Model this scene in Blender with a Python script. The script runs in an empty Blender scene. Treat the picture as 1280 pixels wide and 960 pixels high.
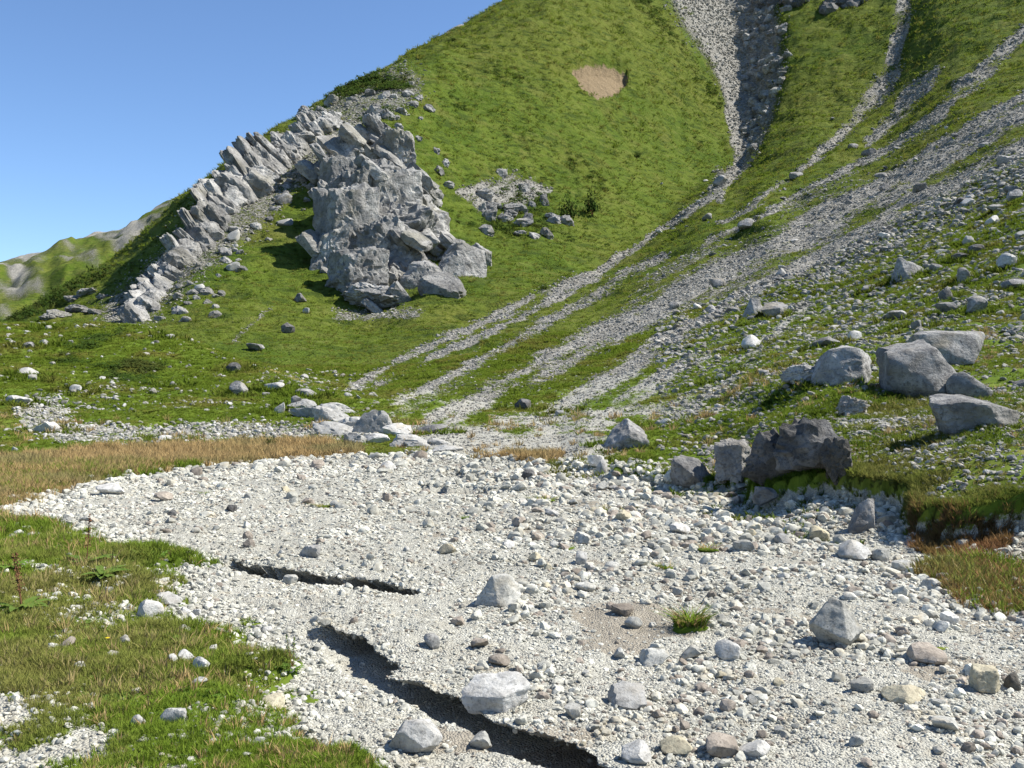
import bpy, bmesh, math, random
import numpy as np
from mathutils import Vector, Euler

# ------------------------------------------------------------------ camera, sky, sun, exposure
F, CU, CV, EYE = 1245.0, 640.0, 460.0, 2.4      # focal length, optical centre and horizon (photo pixels), eye height
scene = bpy.context.scene
COL = scene.collection
cam = bpy.data.cameras.new('camera')
cam.sensor_width = 36.0
cam.lens = 36.0 * F / 1280.0
cam.shift_y = -(480.0 - CV) / 1280.0
cam.clip_start, cam.clip_end = 0.05, 20000.0
cam_ob = bpy.data.objects.new('camera', cam)
COL.objects.link(cam_ob)
cam_ob.location = (0, 0, EYE)
cam_ob.rotation_euler = (math.radians(90), 0, 0)
scene.camera = cam_ob

SUN_AZ, SUN_EL = 85.0, 49.0                      # degrees clockwise from the view direction, degrees up
world = bpy.data.worlds.new('World')
scene.world = world
world.use_nodes = True
wn = world.node_tree
wn.nodes.clear()
w_out = wn.nodes.new('ShaderNodeOutputWorld')
w_bg = wn.nodes.new('ShaderNodeBackground')
w_sky = wn.nodes.new('ShaderNodeTexSky')
w_sky.sky_type = 'NISHITA'
w_sky.sun_disc = False
w_sky.sun_elevation = math.radians(SUN_EL)
w_sky.sun_rotation = math.radians(SUN_AZ)
w_sky.altitude = 1800
w_sky.air_density = 1.0
w_sky.dust_density = 0.0
w_sky.ozone_density = 6.0
w_bg.inputs['Strength'].default_value = 0.105
wn.links.new(w_sky.outputs[0], w_bg.inputs[0])
wn.links.new(w_bg.outputs[0], w_out.inputs[0])

sun = bpy.data.lights.new('sun', 'SUN')
sun.energy = 5.0
sun.angle = math.radians(0.53)
sun.color = (1.0, 0.955, 0.88)
sun_ob = bpy.data.objects.new('sun', sun)
COL.objects.link(sun_ob)
_a, _e = math.radians(SUN_AZ), math.radians(SUN_EL)
SUN_DIR = Vector((math.cos(_e) * math.sin(_a), math.cos(_e) * math.cos(_a), math.sin(_e)))
sun_ob.rotation_euler = SUN_DIR.to_track_quat('Z', 'Y').to_euler()

vs = scene.view_settings
vs.view_transform = 'Standard'
vs.look = 'None'
vs.exposure = 0.85
vs.gamma = 1.0
vs.use_curve_mapping = False
scene.cycles.max_bounces = 5
scene.cycles.diffuse_bounces = 3
scene.cycles.transparent_max_bounces = 6

rng = np.random.default_rng(7)
random.seed(7)

# ------------------------------------------------------------------ noise helpers (numpy)
def _hash(ix, iy, iz, seed):
    h = (ix.astype(np.uint32) * np.uint32(374761393) + iy.astype(np.uint32) * np.uint32(668265263)
         + iz.astype(np.uint32) * np.uint32(2246822519) + np.uint32((seed * 3266489917) & 0xffffffff))
    h = (h ^ (h >> np.uint32(13))) * np.uint32(1274126177)
    h = h ^ (h >> np.uint32(16))
    return (h & np.uint32(0xffffff)).astype(np.float32) / np.float32(0xffffff) * 2 - 1

def noise2(x, y, seed=0):
    x0, y0 = np.floor(x), np.floor(y)
    fx, fy = (x - x0).astype(np.float32), (y - y0).astype(np.float32)
    ix, iy = x0.astype(np.int64), y0.astype(np.int64)
    iz = np.zeros_like(ix)
    sx, sy = fx * fx * fx * (fx * (fx * 6 - 15) + 10), fy * fy * fy * (fy * (fy * 6 - 15) + 10)
    a, b = _hash(ix, iy, iz, seed), _hash(ix + 1, iy, iz, seed)
    c, d = _hash(ix, iy + 1, iz, seed), _hash(ix + 1, iy + 1, iz, seed)
    return (a + (b - a) * sx) * (1 - sy) + (c + (d - c) * sx) * sy

def noise3(p, seed=0):
    p0 = np.floor(p)
    f = (p - p0).astype(np.float32)
    i = p0.astype(np.int64)
    s = f * f * f * (f * (f * 6 - 15) + 10)
    r = 0
    for dx in (0, 1):
        for dy in (0, 1):
            for dz in (0, 1):
                w = (s[:, 0] if dx else 1 - s[:, 0]) * (s[:, 1] if dy else 1 - s[:, 1]) * (s[:, 2] if dz else 1 - s[:, 2])
                r = r + w * _hash(i[:, 0] + dx, i[:, 1] + dy, i[:, 2] + dz, seed)
    return r

def fbm2(x, y, octaves=4, seed=0, gain=0.5):
    r, a, t = 0, 1.0, 0
    for o in range(octaves):
        r = r + a * noise2(x * 2 ** o + 17.3 * o, y * 2 ** o - 9.1 * o, seed + o)
        t += a
        a *= gain
    return r / t

def fbm3(p, octaves=4, seed=0, gain=0.5):
    r, a, t = 0, 1.0, 0
    for o in range(octaves):
        r = r + a * noise3(p * 2 ** o + 13.7 * o, seed + o)
        t += a
        a *= gain
    return r / t

def sstep(a, b, x):
    t = np.clip((x - a) / (b - a), 0, 1)
    return t * t * (3 - 2 * t)

def pchip(xk, yk, x):
    """monotone cubic through knots; xk (n,), yk (n, m) -> (len(x), m)"""
    h = np.diff(xk)[:, None]
    dl = np.diff(yk, axis=0) / h
    m = np.zeros_like(yk)
    same = dl[:-1] * dl[1:] > 0
    w1, w2 = 2 * h[1:] + h[:-1], h[1:] + 2 * h[:-1]
    with np.errstate(divide='ignore', invalid='ignore'):
        hm = (w1 + w2) / (w1 / dl[:-1] + w2 / dl[1:])
    m[1:-1] = np.where(same, hm, 0)
    m[0], m[-1] = dl[0], dl[-1]
    i = np.clip(np.searchsorted(xk, x) - 1, 0, len(xk) - 2)
    t = ((x - xk[i]) / (xk[i + 1] - xk[i]))[:, None]
    hh = (xk[i + 1] - xk[i])[:, None]
    return ((2 * t**3 - 3 * t**2 + 1) * yk[i] + (t**3 - 2 * t**2 + t) * hh * m[i]
            + (-2 * t**3 + 3 * t**2) * yk[i + 1] + (t**3 - t**2) * hh * m[i + 1])

# ------------------------------------------------------------------ materials
def new_mat(name):
    m = bpy.data.materials.new(name)
    m.use_nodes = True
    nt = m.node_tree
    nt.nodes.clear()
    return m, nt

class NT:
    """tiny node-tree writer"""
    def __init__(self, nt): self.nt = nt
    def n(self, kind, **kw):
        nd = self.nt.nodes.new(kind)
        for k, v in kw.items(): setattr(nd, k, v)
        return nd
    def link(self, a, b): self.nt.links.new(a, b)
    def set(self, sock, v):
        if hasattr(v, 'is_linked') or isinstance(v, bpy.types.NodeSocket): self.link(v, sock)
        else: sock.default_value = v
    def noise(self, vec, scale, detail=4.0, rough=0.55, dist=0.0):
        nd = self.n('ShaderNodeTexNoise')
        self.link(vec, nd.inputs['Vector'])
        nd.inputs['Scale'].default_value = scale
        nd.inputs['Detail'].default_value = detail
        nd.inputs['Roughness'].default_value = rough
        nd.inputs['Distortion'].default_value = dist
        return nd.outputs['Fac']
    def math(self, op, a, b=0.0, c=0.0, clamp=False):
        nd = self.n('ShaderNodeMath', operation=op, use_clamp=clamp)
        for s, v in zip(nd.inputs, (a, b, c)): self.set(s, v)
        return nd.outputs[0]
    def ramp(self, fac, a, b, lo=0.0, hi=1.0):
        nd = self.n('ShaderNodeMapRange', interpolation_type='SMOOTHSTEP')
        for s, v in zip(nd.inputs, (fac, a, b, lo, hi)): self.set(s, v)
        return nd.outputs[0]
    def mix(self, fac, a, b, blend='MIX'):
        nd = self.n('ShaderNodeMix', data_type='RGBA', blend_type=blend)
        self.set(nd.inputs[0], fac); self.set(nd.inputs[6], a); self.set(nd.inputs[7], b)
        return nd.outputs[2]
    def attr(self, name):
        return self.n('ShaderNodeAttribute', attribute_name=name).outputs['Fac']
    def bump(self, height, strength, dist, normal=None):
        nd = self.n('ShaderNodeBump')
        nd.inputs['Strength'].default_value = strength
        nd.inputs['Distance'].default_value = dist
        self.link(height, nd.inputs['Height'])
        if normal is not None: self.link(normal, nd.inputs['Normal'])
        return nd.outputs[0]
    def principled(self, color, rough=0.9, normal=None, spec=0.2):
        p = self.n('ShaderNodeBsdfPrincipled')
        self.set(p.inputs['Base Color'], color)
        p.inputs['Roughness'].default_value = rough
        p.inputs['Specular IOR Level'].default_value = spec
        if normal is not None: self.link(normal, p.inputs['Normal'])
        return p.outputs[0]
    def out(self, shader):
        o = self.n('ShaderNodeOutputMaterial')
        self.link(shader, o.inputs[0])

def C(r, g, b): return (r, g, b, 1.0)

def rock_material(name, light, dark, stain, scale=1.0, bump=0.5, veins=0.0):
    m, nt = new_mat(name)
    g = NT(nt)
    pos = g.n('ShaderNodeNewGeometry').outputs['Position']
    rnd = g.n('ShaderNodeObjectInfo').outputs['Random']
    n1 = g.noise(pos, 1.1 * scale, 6, 0.6)
    n2 = g.noise(pos, 7.0 * scale, 5, 0.65)
    n3 = g.noise(pos, 0.45 * scale, 3, 0.5, 0.6)
    n5 = g.noise(pos, 2.6 * scale, 7, 0.7, 0.4)
    c = g.mix(g.ramp(n1, 0.38, 0.62), C(*light), C(*dark))
    c = g.mix(g.ramp(n2, 0.5, 0.72), c, C(*[v * 0.55 for v in dark]))
    c = g.mix(g.math('MULTIPLY', g.ramp(n3, 0.52, 0.7), 0.55), c, C(*stain))
    c = g.mix(g.math('MULTIPLY', g.ramp(n5, 0.50, 0.62), 0.5), c, C(*[v * 0.5 for v in dark]))
    val = g.math('MULTIPLY_ADD', rnd, 0.5, 0.78)
    val = g.math('MULTIPLY', val, g.ramp(g.noise(pos, 0.35, 4, 0.6), 0.35, 0.65, 0.82, 1.06))
    hsv = g.n('ShaderNodeHueSaturation')
    g.link(val, hsv.inputs['Value']); g.link(c, hsv.inputs['Color'])
    # bedding lines
    mp = g.n('ShaderNodeMapping')
    mp.inputs['Rotation'].default_value = (0.5, 0.75, 0.3)
    mp.inputs['Scale'].default_value = (0.6, 0.6, 5.0)
    g.link(pos, mp.inputs[0])
    n4 = g.noise(mp.outputs[0], 1.3 * scale, 4, 0.6)
    h = g.math('ADD', g.math('MULTIPLY', n1, 1.0), g.math('ADD', g.math('ADD', g.math('MULTIPLY', n2, 0.35), g.math('MULTIPLY', n5, 0.9)), g.math('MULTIPLY', n4, 0.18)))
    nrm = g.bump(h, bump, 0.35 / scale)
    g.out(g.principled(hsv.outputs[0], 0.92, nrm, 0.15))
    return m

M = {}
M['rock'] = rock_material('limestone', (0.36, 0.352, 0.33), (0.215, 0.21, 0.20), (0.25, 0.215, 0.15), 1.6, 0.6)
M['rock_dark'] = rock_material('dark_limestone', (0.20, 0.195, 0.185), (0.10, 0.097, 0.092), (0.15, 0.13, 0.095), 2.2, 0.8)
M['cliff'] = rock_material('cliff_limestone', (0.40, 0.39, 0.36), (0.235, 0.23, 0.215), (0.20, 0.185, 0.125), 0.30, 0.8)
M['stone'] = rock_material('bed_stone', (0.48, 0.47, 0.42), (0.33, 0.325, 0.29), (0.37, 0.32, 0.23), 6.0, 0.4)
M['stone_brown'] = rock_material('brown_stone', (0.35, 0.305, 0.25), (0.25, 0.215, 0.175), (0.24, 0.195, 0.15), 6.0, 0.4)
M['stone_yellow'] = rock_material('yellow_stone', (0.45, 0.41, 0.29), (0.36, 0.32, 0.23), (0.38, 0.32, 0.20), 6.0, 0.4)
M['stone_white'] = rock_material('white_stone', (0.48, 0.47, 0.435), (0.36, 0.35, 0.32), (0.36, 0.32, 0.25), 6.0, 0.4)
M['pebble'] = rock_material('pebble', (0.54, 0.53, 0.45), (0.38, 0.37, 0.315), (0.42, 0.36, 0.25), 9.0, 0.2)
M['scree'] = rock_material('scree_stone', (0.36, 0.345, 0.305), (0.25, 0.24, 0.205), (0.28, 0.24, 0.175), 1.2, 0.3)

def leaf_material(name, cols, trans=0.25, soft=True):
    m, nt = new_mat(name)
    g = NT(nt)
    rnd = g.n('ShaderNodeObjectInfo').outputs['Random']
    pos = g.n('ShaderNodeNewGeometry').outputs['Position']
    big = g.noise(pos, 0.35, 3, 0.6)
    fine = g.noise(pos, 9.0, 2, 0.6)
    c = g.mix(rnd, C(*cols[0]), C(*cols[1]))
    c = g.mix(g.ramp(big, 0.46, 0.64), c, C(*cols[2]))
    c = g.mix(g.ramp(fine, 0.58, 0.75), c, C(*[v * 0.6 for v in cols[0]]))
    d = g.n('ShaderNodeBsdfDiffuse'); t = g.n('ShaderNodeBsdfTranslucent')
    if soft:
        nv = g.n('ShaderNodeVectorMath', operation='MULTIPLY_ADD')
        g.link(g.n('ShaderNodeNewGeometry').outputs['Normal'], nv.inputs[0])
        nv.inputs[1].default_value = (.45, .45, .45); nv.inputs[2].default_value = (0, 0, .8)
        nn = g.n('ShaderNodeVectorMath', operation='NORMALIZE'); g.link(nv.outputs[0], nn.inputs[0])
        g.link(nn.outputs[0], d.inputs['Normal'])
    g.link(c, d.inputs[0]); g.link(c, t.inputs[0])
    mx = g.n('ShaderNodeMixShader')
    mx.inputs[0].default_value = trans
    g.link(d.outputs[0], mx.inputs[1]); g.link(t.outputs[0], mx.inputs[2])
    g.out(mx.outputs[0])
    return m

M['grass'] = leaf_material('grass_blade', ((0.125, 0.20, 0.020), (0.185, 0.245, 0.036), (0.215, 0.215, 0.06)))
M['turf'] = leaf_material('slope_turf', ((0.084, 0.132, 0.014), (0.122, 0.168, 0.023), (0.142, 0.145, 0.033)))
M['straw'] = leaf_material('dry_grass_blade', ((0.36, 0.245, 0.105), (0.42, 0.305, 0.145), (0.27, 0.23, 0.10)))
M['rust'] = leaf_material('rusty_grass_blade', ((0.24, 0.11, 0.05), (0.30, 0.18, 0.085), (0.20, 0.15, 0.05)))
M['shrub'] = leaf_material('shrub_leaf', ((0.035, 0.065, 0.014), (0.055, 0.09, 0.018), (0.06, 0.075, 0.02)), 0.2)
M['weed'] = leaf_material('weed_leaf', ((0.10, 0.19, 0.03), (0.13, 0.22, 0.04), (0.12, 0.18, 0.04)))
M['seed'] = leaf_material('dock_seed', ((0.16, 0.075, 0.04), (0.22, 0.11, 0.06), (0.14, 0.08, 0.04)), 0.1)
M['petal'] = leaf_material('yellow_petal', ((0.75, 0.58, 0.03), (0.8, 0.62, 0.04), (0.75, 0.58, 0.03)), 0.2)

def terrain_material(name, near):
    m, nt = new_mat(name)
    g = NT(nt)
    pos = g.n('ShaderNodeNewGeometry').outputs['Position']
    k = 1.0 if near else 0.22
    nb = g.noise(pos, 0.09 * (3 if near else 1), 4, 0.6)
    nm = g.noise(pos, 1.3 * k, 5, 0.65)
    nf = g.noise(pos, 9.0 * k, 4, 0.7)
    nt2 = g.noise(pos, 0.35 * k, 4, 0.6, 0.5)
    c = g.mix(g.ramp(nb, 0.36, 0.64), C(0.066, 0.104, 0.011), C(0.094, 0.128, 0.016))
    c = g.mix(g.math('MULTIPLY', g.ramp(nt2, 0.5, 0.68), 0.6), c, C(0.125, 0.125, 0.030))
    if near: c = g.mix(1.0, c, C(1.2, 1.2, 1.15), 'MULTIPLY')
    c = g.mix(g.math('MULTIPLY', g.ramp(nm, 0.52, 0.70), 0.7), c, C(0.036, 0.064, 0.008))
    c = g.mix(g.math('MULTIPLY', g.ramp(nf, 0.54, 0.74), 0.6), c, C(0.038, 0.060, 0.010))
    if not near:
        mpt = g.n('ShaderNodeMapping'); mpt.inputs['Scale'].default_value = (.16, .16, .85)
        g.link(pos, mpt.inputs[0])
        ntr = g.noise(mpt.outputs[0], 1.0, 4, 0.6, 0.3)
        big = g.noise(pos, 0.012, 3, 0.6)
        c = g.mix(g.math('MULTIPLY', g.ramp(big, 0.42, 0.60), 0.55), c, C(0.118, 0.130, 0.022))
        c = g.mix(g.math('MULTIPLY', g.ramp(ntr, 0.53, 0.63), 0.75), c, C(0.034, 0.056, 0.009))
        c = g.mix(g.math('MULTIPLY', g.ramp(ntr, 0.44, 0.34), 0.35), c, C(0.155, 0.160, 0.045))
    # dry grass
    dry = g.attr('dry')
    cd = g.mix(g.ramp(nm, 0.35, 0.65), C(0.33, 0.235, 0.11), C(0.24, 0.17, 0.075))
    c = g.mix(g.ramp(g.math('ADD', dry, g.math('MULTIPLY', nm, 0.5)), 0.5, 0.85), c, cd)
    # bare stony ground
    gr = g.attr('gravel')
    vor = g.n('ShaderNodeTexVoronoi')
    vor.inputs['Scale'].default_value = 14.0 if near else 1.3
    g.link(pos, vor.inputs['Vector'])
    vg = g.mix(0.35, C(0.40, 0.39, 0.36), vor.outputs['Color'])
    bw = g.n('ShaderNodeRGBToBW'); g.link(vg, bw.inputs[0])
    stone_c = g.mix(g.ramp(bw.outputs[0], 0.25, 0.6), C(0.29, 0.283, 0.24), C(0.44, 0.432, 0.37))
    if not near:
        stone_c = g.mix(g.ramp(bw.outputs[0], 0.25, 0.6), C(0.19, 0.182, 0.155), C(0.33, 0.317, 0.28))
    if near:
        v2 = g.n('ShaderNodeTexVoronoi'); v2.inputs['Scale'].default_value = 55.0
        g.link(pos, v2.inputs['Vector'])
        b2 = g.n('ShaderNodeRGBToBW'); g.link(v2.outputs['Color'], b2.inputs[0])
        n6 = g.noise(pos, 2.2, 5, 0.65, 0.4)
        stone_c = g.mix(0.45, stone_c, g.mix(g.ramp(b2.outputs[0], 0.2, 0.7), C(0.25, 0.24, 0.205), C(0.52, 0.505, 0.43)))
        stone_c = g.mix(g.math('MULTIPLY', g.ramp(n6, 0.46, 0.64), 0.5), stone_c, C(0.30, 0.28, 0.225))
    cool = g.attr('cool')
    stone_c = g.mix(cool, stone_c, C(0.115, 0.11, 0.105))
    gm = g.ramp(g.math('ADD', gr, g.math('MULTIPLY', g.math('SUBTRACT', nf, 0.5), 1.1)), 0.42, 0.62)
    c = g.mix(gm, c, stone_c)
    # silt / bare earth
    dirt = g.attr('dirt')
    cdirt = g.mix(g.ramp(nf, 0.35, 0.65), C(0.25, 0.19, 0.115), C(0.18, 0.135, 0.08))
    if near:
        cdirt = g.mix(g.ramp(nf, 0.35, 0.65), C(0.30, 0.27, 0.215), C(0.245, 0.22, 0.175))
    c = g.mix(g.ramp(g.math('ADD', dirt, g.math('MULTIPLY', g.math('SUBTRACT', nm, 0.5), 0.5)), 0.4, 0.6), c, cdirt)
    h = g.math('ADD', nm, g.math('MULTIPLY', nf, 0.4))
    hv = g.math('ADD', h, g.math('MULTIPLY', g.math('MULTIPLY', bw.outputs[0], gm), 0.6))
    if near: hv = g.math('ADD', hv, g.math('MULTIPLY', g.math('MULTIPLY', v2.outputs['Distance'], gm), -0.9))
    nrm = g.bump(hv, 0.8 if not near else 0.6, 1.6 if not near else 0.05)
    g.out(g.principled(c, 0.95, nrm, 0.08))
    return m

M['near_ground'] = terrain_material('valley_ground', True)
M['far_ground'] = terrain_material('mountain_turf', False)

# ------------------------------------------------------------------ the terrain: one height field on a fan-shaped grid
U0, U1, DU = -260.0, 1540.0, 2.0
us = np.arange(U0, U1 + 1, DU)
d_near = F * EYE / np.arange(1260 - CV, 572 - CV, -1.9)
d_far = np.exp(np.linspace(math.log(d_near[-1] * 1.007), math.log(620.0), 500))
ds = np.concatenate([d_near, d_far])
NR, NC = len(ds), len(us)

def zz(d, v): return EYE + (CV - v) * d / F
def zero(*dl): return [(d, None) for d in dl]
COLUMNS = {   # along each bearing: distance and the height it reaches (as the row where it shows); None = level with the stream bed
    -260: [(16, None), (24, None), (34, 545), (48, 482), (62, 428), (72, 407), (90, 425), (130, 420), (165, 418), (200, 415), (240, 430), (620, 450)],
    0:    [(16, None), (24, None), (34, 545), (48, 482), (62, 428), (72, 408), (90, 425), (130, 418), (165, 414), (200, 407), (240, 430), (620, 450)],
    60:   [(16, None), (24, None), (34, 546), (48, 485), (62, 430), (72, 407), (90, 424), (130, 412), (165, 396), (200, 374), (240, 395), (620, 448)],
    150:  [(16, None), (24, None), (34, 548), (48, 490), (62, 430), (72, 406), (90, 420), (130, 404), (165, 372), (200, 316), (240, 336), (620, 445)],
    250:  [(16, None), (24, None), (34, 550), (46, 500), (58, 455), (66, 430), (85, 440), (115, 412), (150, 350), (215, 231), (250, 255), (620, 430)],
    350:  [(16, None), (24, None), (34, 552), (42, 515), (52, 480), (60, 468), (75, 462), (105, 430), (150, 360), (250, 160), (290, 185), (620, 400)],
    450:  [(16, None), (23, None), (31, 553), (38, 527), (46, 505), (52, 494), (62, 484), (95, 448), (140, 398), (285, 105), (330, 130), (620, 350)],
    600:  [(16, None), (23, None), (31, 552), (38, 530), (46, 508), (56, 484), (75, 452), (125, 402), (195, 300), (370, 26), (430, 60), (620, 300)],
    680:  [(16, None), (23, None), (31, 551), (38, 532), (46, 510), (56, 485), (75, 446), (150, 368), (225, 265), (410, -18), (470, 20), (620, 200)],
    750:  [(16, None), (23, None), (30, 550), (37, 530), (46, 505), (60, 470), (85, 425), (182, 342), (255, 240), (450, -60), (520, -30), (620, 60)],
    830:  [(16, None), (22, None), (28, 555), (35, 528), (44, 495), (60, 452), (90, 400), (250, 285), (300, 225), (480, -80), (560, -50), (620, 20)],
    920:  [(15, None), (20, None), (25, 562), (32, 518), (42, 478), (60, 430), (100, 365), (335, 210), (375, 155), (520, -80), (570, -60), (620, 0)],
    1000: [(14, None), (18, 592), (23, 545), (29, 500), (34, 478), (60, 415), (100, 345), (190, 258), (335, 150), (520, -75), (575, -60), (620, 0)],
    1100: [(13, None), (17, 590), (22, 540), (27, 505), (32, 478), (55, 405), (90, 330), (165, 245), (320, 150), (520, -80), (575, -60), (620, 0)],
    1200: [(12, None), (15, 605), (20, 548), (26, 505), (32, 470), (50, 395), (80, 310), (150, 215), (300, 95), (500, -90), (560, -70), (620, 0)],
    1300: [(11.5, None), (14, 615), (19, 552), (25, 505), (31, 470), (48, 385), (78, 270), (140, 180), (285, 75), (480, -95), (550, -75), (620, 0)],
    1540: [(11, None), (14, 615), (19, 548), (25, 490), (31, 450), (48, 350), (78, 240), (130, 160), (265, 40), (460, -130), (530, -110), (620, -60)],
}
ku = np.array(sorted(COLUMNS), float)
kd = np.array([[math.log(d) for d, v in COLUMNS[int(u)]] for u in ku])
kz = np.array([[0.0 if v is None else zz(d, v) for d, v in COLUMNS[int(u)]] for u in ku])
cd_, cz_ = pchip(ku, kd, us), pchip(ku, kz, us)
lds = np.log(ds)
Z = np.zeros((NR, NC))
for c in range(NC):
    xk = np.concatenate([[math.log(1.0), math.log(6.0)], cd_[c]])
    yk = np.concatenate([[0.0, 0.0], cz_[c]])
    Z[:, c] = pchip(xk, yk[:, None], np.minimum(lds, xk[-1]))[:, 0]
def blur_cols(A, sig):
    r = int(sig * 3)
    k = np.exp(-0.5 * (np.arange(-r, r + 1) / sig) ** 2); k /= k.sum()
    P = np.pad(A, ((0, 0), (r, r)), mode='edge')
    return sum(k[i] * P[:, i:i + A.shape[1]] for i in range(2 * r + 1))
Z = blur_cols(Z, 5)
Y = np.repeat(ds[:, None], NC, 1)
UU = np.repeat(us[None, :], NR, 0)
X = (UU - CU) / F * Y
def rows_of(Zg): return CV - (Zg - EYE) * F / Y
VV = rows_of(Z)

def flat(u, v):                                   # a point of the level stream bed
    d = F * EYE / (v - CV)
    return ((u - CU) / F * d, d)

def poly_sd(px, py, poly):                        # signed distance, negative inside
    best = np.full(px.shape, 1e9); inside = np.zeros(px.shape, bool)
    n = len(poly)
    for i in range(n):
        ax, ay = poly[i]; bx, by = poly[(i + 1) % n]
        ex, ey = bx - ax, by - ay
        t = np.clip(((px - ax) * ex + (py - ay) * ey) / (ex * ex + ey * ey + 1e-12), 0, 1)
        best = np.minimum(best, np.hypot(px - ax - t * ex, py - ay - t * ey))
        cond = (ay > py) != (by > py)
        with np.errstate(divide='ignore', invalid='ignore'):
            xi = ax + (py - ay) * ex / (ey if abs(ey) > 1e-9 else 1e-9)
        inside ^= cond & (px < xi)
    return np.where(inside, -best, best)

def line_sd(px, py, pts):                         # distance to a line with widths, along-parameter and side
    best = np.full(px.shape, 1e9); wid = np.ones(px.shape); side = np.zeros(px.shape); par = np.zeros(px.shape)
    L = 0; lens = [math.hypot(pts[i+1][0]-pts[i][0], pts[i+1][1]-pts[i][1]) for i in range(len(pts)-1)]
    T = sum(lens)
    for i in range(len(pts) - 1):
        ax, ay, aw = pts[i]; bx, by, bw = pts[i + 1]
        ex, ey = bx - ax, by - ay
        t = np.clip(((px - ax) * ex + (py - ay) * ey) / (ex * ex + ey * ey + 1e-12), 0, 1)
        dd = np.hypot(px - ax - t * ex, py - ay - t * ey)
        up = dd < best
        best = np.where(up, dd, best); wid = np.where(up, aw + (bw - aw) * t, wid)
        side = np.where(up, np.sign(ex * (py - ay) - ey * (px - ax)), side)
        par = np.where(up, (L + t * lens[i]) / T, par)
        L += lens[i]
    return best, wid, side, par

# --- the stream bed: outline, banks, washed-out channels
BED = [flat(*p) for p in [(520, 990), (455, 930), (400, 893), (345, 848), (305, 800), (258, 748), (238, 716), (180, 692), (130, 668), (60, 658), (18, 641),
       (70, 616), (140, 602), (250, 586), (330, 579), (440, 573), (560, 571), (650, 582), (740, 592), (800, 603), (850, 614), (930, 622),
       (960, 640), (1040, 646), (1090, 660), (1150, 684), (1210, 692), (1290, 694), (1450, 694), (1700, 700), (1900, 1300), (560, 1300), (530, 1060)]]
NN = int(np.searchsorted(ds, 48.0))
xn, yn = X[:NN], Y[:NN]
wob = 0.36 * fbm2(xn * .9, yn * .9, 4, 3) + 0.10 * fbm2(xn * 5, yn * 5, 3, 5) * (UU[:NN] < 560) + 0.05 * fbm2(xn * 3, yn * 3, 3, 9)
sd = np.full((NR, NC), 9.0)
sd[:NN] = poly_sd(xn + wob * 1.2, yn + wob * 1.6, BED)
def upos(u, pts): return np.interp(u, [p[0] for p in pts], [p[1] for p in pts])
bank_h = upos(UU, [(0, .14), (300, .18), (450, .22), (560, .22), (600, .10), (700, .10), (730, .30), (840, .28), (900, .25), (950, .42), (1040, .40), (1100, .42), (1290, .42)])
bank_h = np.where((Y > 16) & (UU < 700), 0.10, bank_h)
bank_w = upos(UU, [(0, .7), (560, .7), (700, .5), (740, .22), (940, .2), (1290, .2)])
Z += np.where(sd < 9, bank_h * sstep(0, 1, sd / bank_w), bank_h * (Y < 50)) * np.clip((70 - Y) / 40, 0, 1)
bed = sd < 0.05
SX, SY = np.zeros((NR, NC)), np.zeros((NR, NC))      # sideways shift: undercut right bank, channel lips hollowed to deepen their shade
NOSTONE = np.zeros((NR, NC), bool)
FACE, LIPZ = np.zeros((NR, NC)), np.zeros((NR, NC))
_uc = np.where(sd < 0, sstep(-.35, 0, sd), 1 - sstep(0, 1, sd / bank_w)) * sstep(900, 950, UU) * (Y < 24)
SX += .08 * _uc; SY += .26 * _uc
def channel(pts, depth, back, lip, nrm=(.5, .85), cut=.15):
    """a washed-out edge: the far side stands up like a little cliff, the near side climbs back gently"""
    P = [flat(u, v) + (1.0,) for u, v in pts]
    w1 = 0.16 * fbm2(xn * 2.2, yn * 2.2, 4, 21)
    w2 = 0.07 * fbm2(xn * 11, yn * 11, 3, 27)
    dd, _, side, par = line_sd(xn + w1 + w2, yn + w1 * .7 - w2, P)
    s = dd * side                                 # >0 on the far side of the line
    fade = sstep(0, .10, par) * sstep(1, .86, par)
    near = sstep(back, back * .3, -s) * (s <= 0)
    lipf = np.clip(1 - s / lip, 0, 1) * (s > 0)
    Z[:NN] -= depth * fade * np.maximum(near, lipf)
    sh = cut * fade * np.where(s <= 0, np.clip(1 + s / .16, 0, 1) ** 1.5, np.clip(1 - s / lip, 0, 1))  # hollow under the lip, shaped in to keep light off the cut
    SX[:NN] += sh * nrm[0]; SY[:NN] += sh * nrm[1]
    NOSTONE[:NN] |= (np.abs(s) < .03) & (fade > .2)
    FACE[:NN] = np.maximum(FACE[:NN], ((s > -.10) & (s < .10)) * fade)
    LIPZ[:NN] = np.where((s > -.12) & (s < .12), depth * fade, LIPZ[:NN])
channel([(275, 700), (345, 712), (440, 722), (548, 738)], 0.19, 0.36, 0.03, (.46, .89), .55)
channel([(405, 778), (450, 815), (540, 872), (640, 905), (720, 935), (800, 975)], 0.22, 0.30, 0.03, (.81, .59), .60)
channel([(520, 606), (560, 609), (640, 613)], 0.16, 1.5, 0.08)
channel([(560, 588), (620, 597), (690, 600)], 0.14, 1.0, 0.08)
# relief of the gravel
bm_ = (bed[:NN]) * 1.0
Z[:NN] += bm_ * (0.055 * fbm2(xn * .8, yn * .8, 3, 31) + 0.028 * fbm2(xn * 4, yn * 4, 3, 33) + 0.012 * fbm2(xn * 16, yn * 16, 2, 35))
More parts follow.
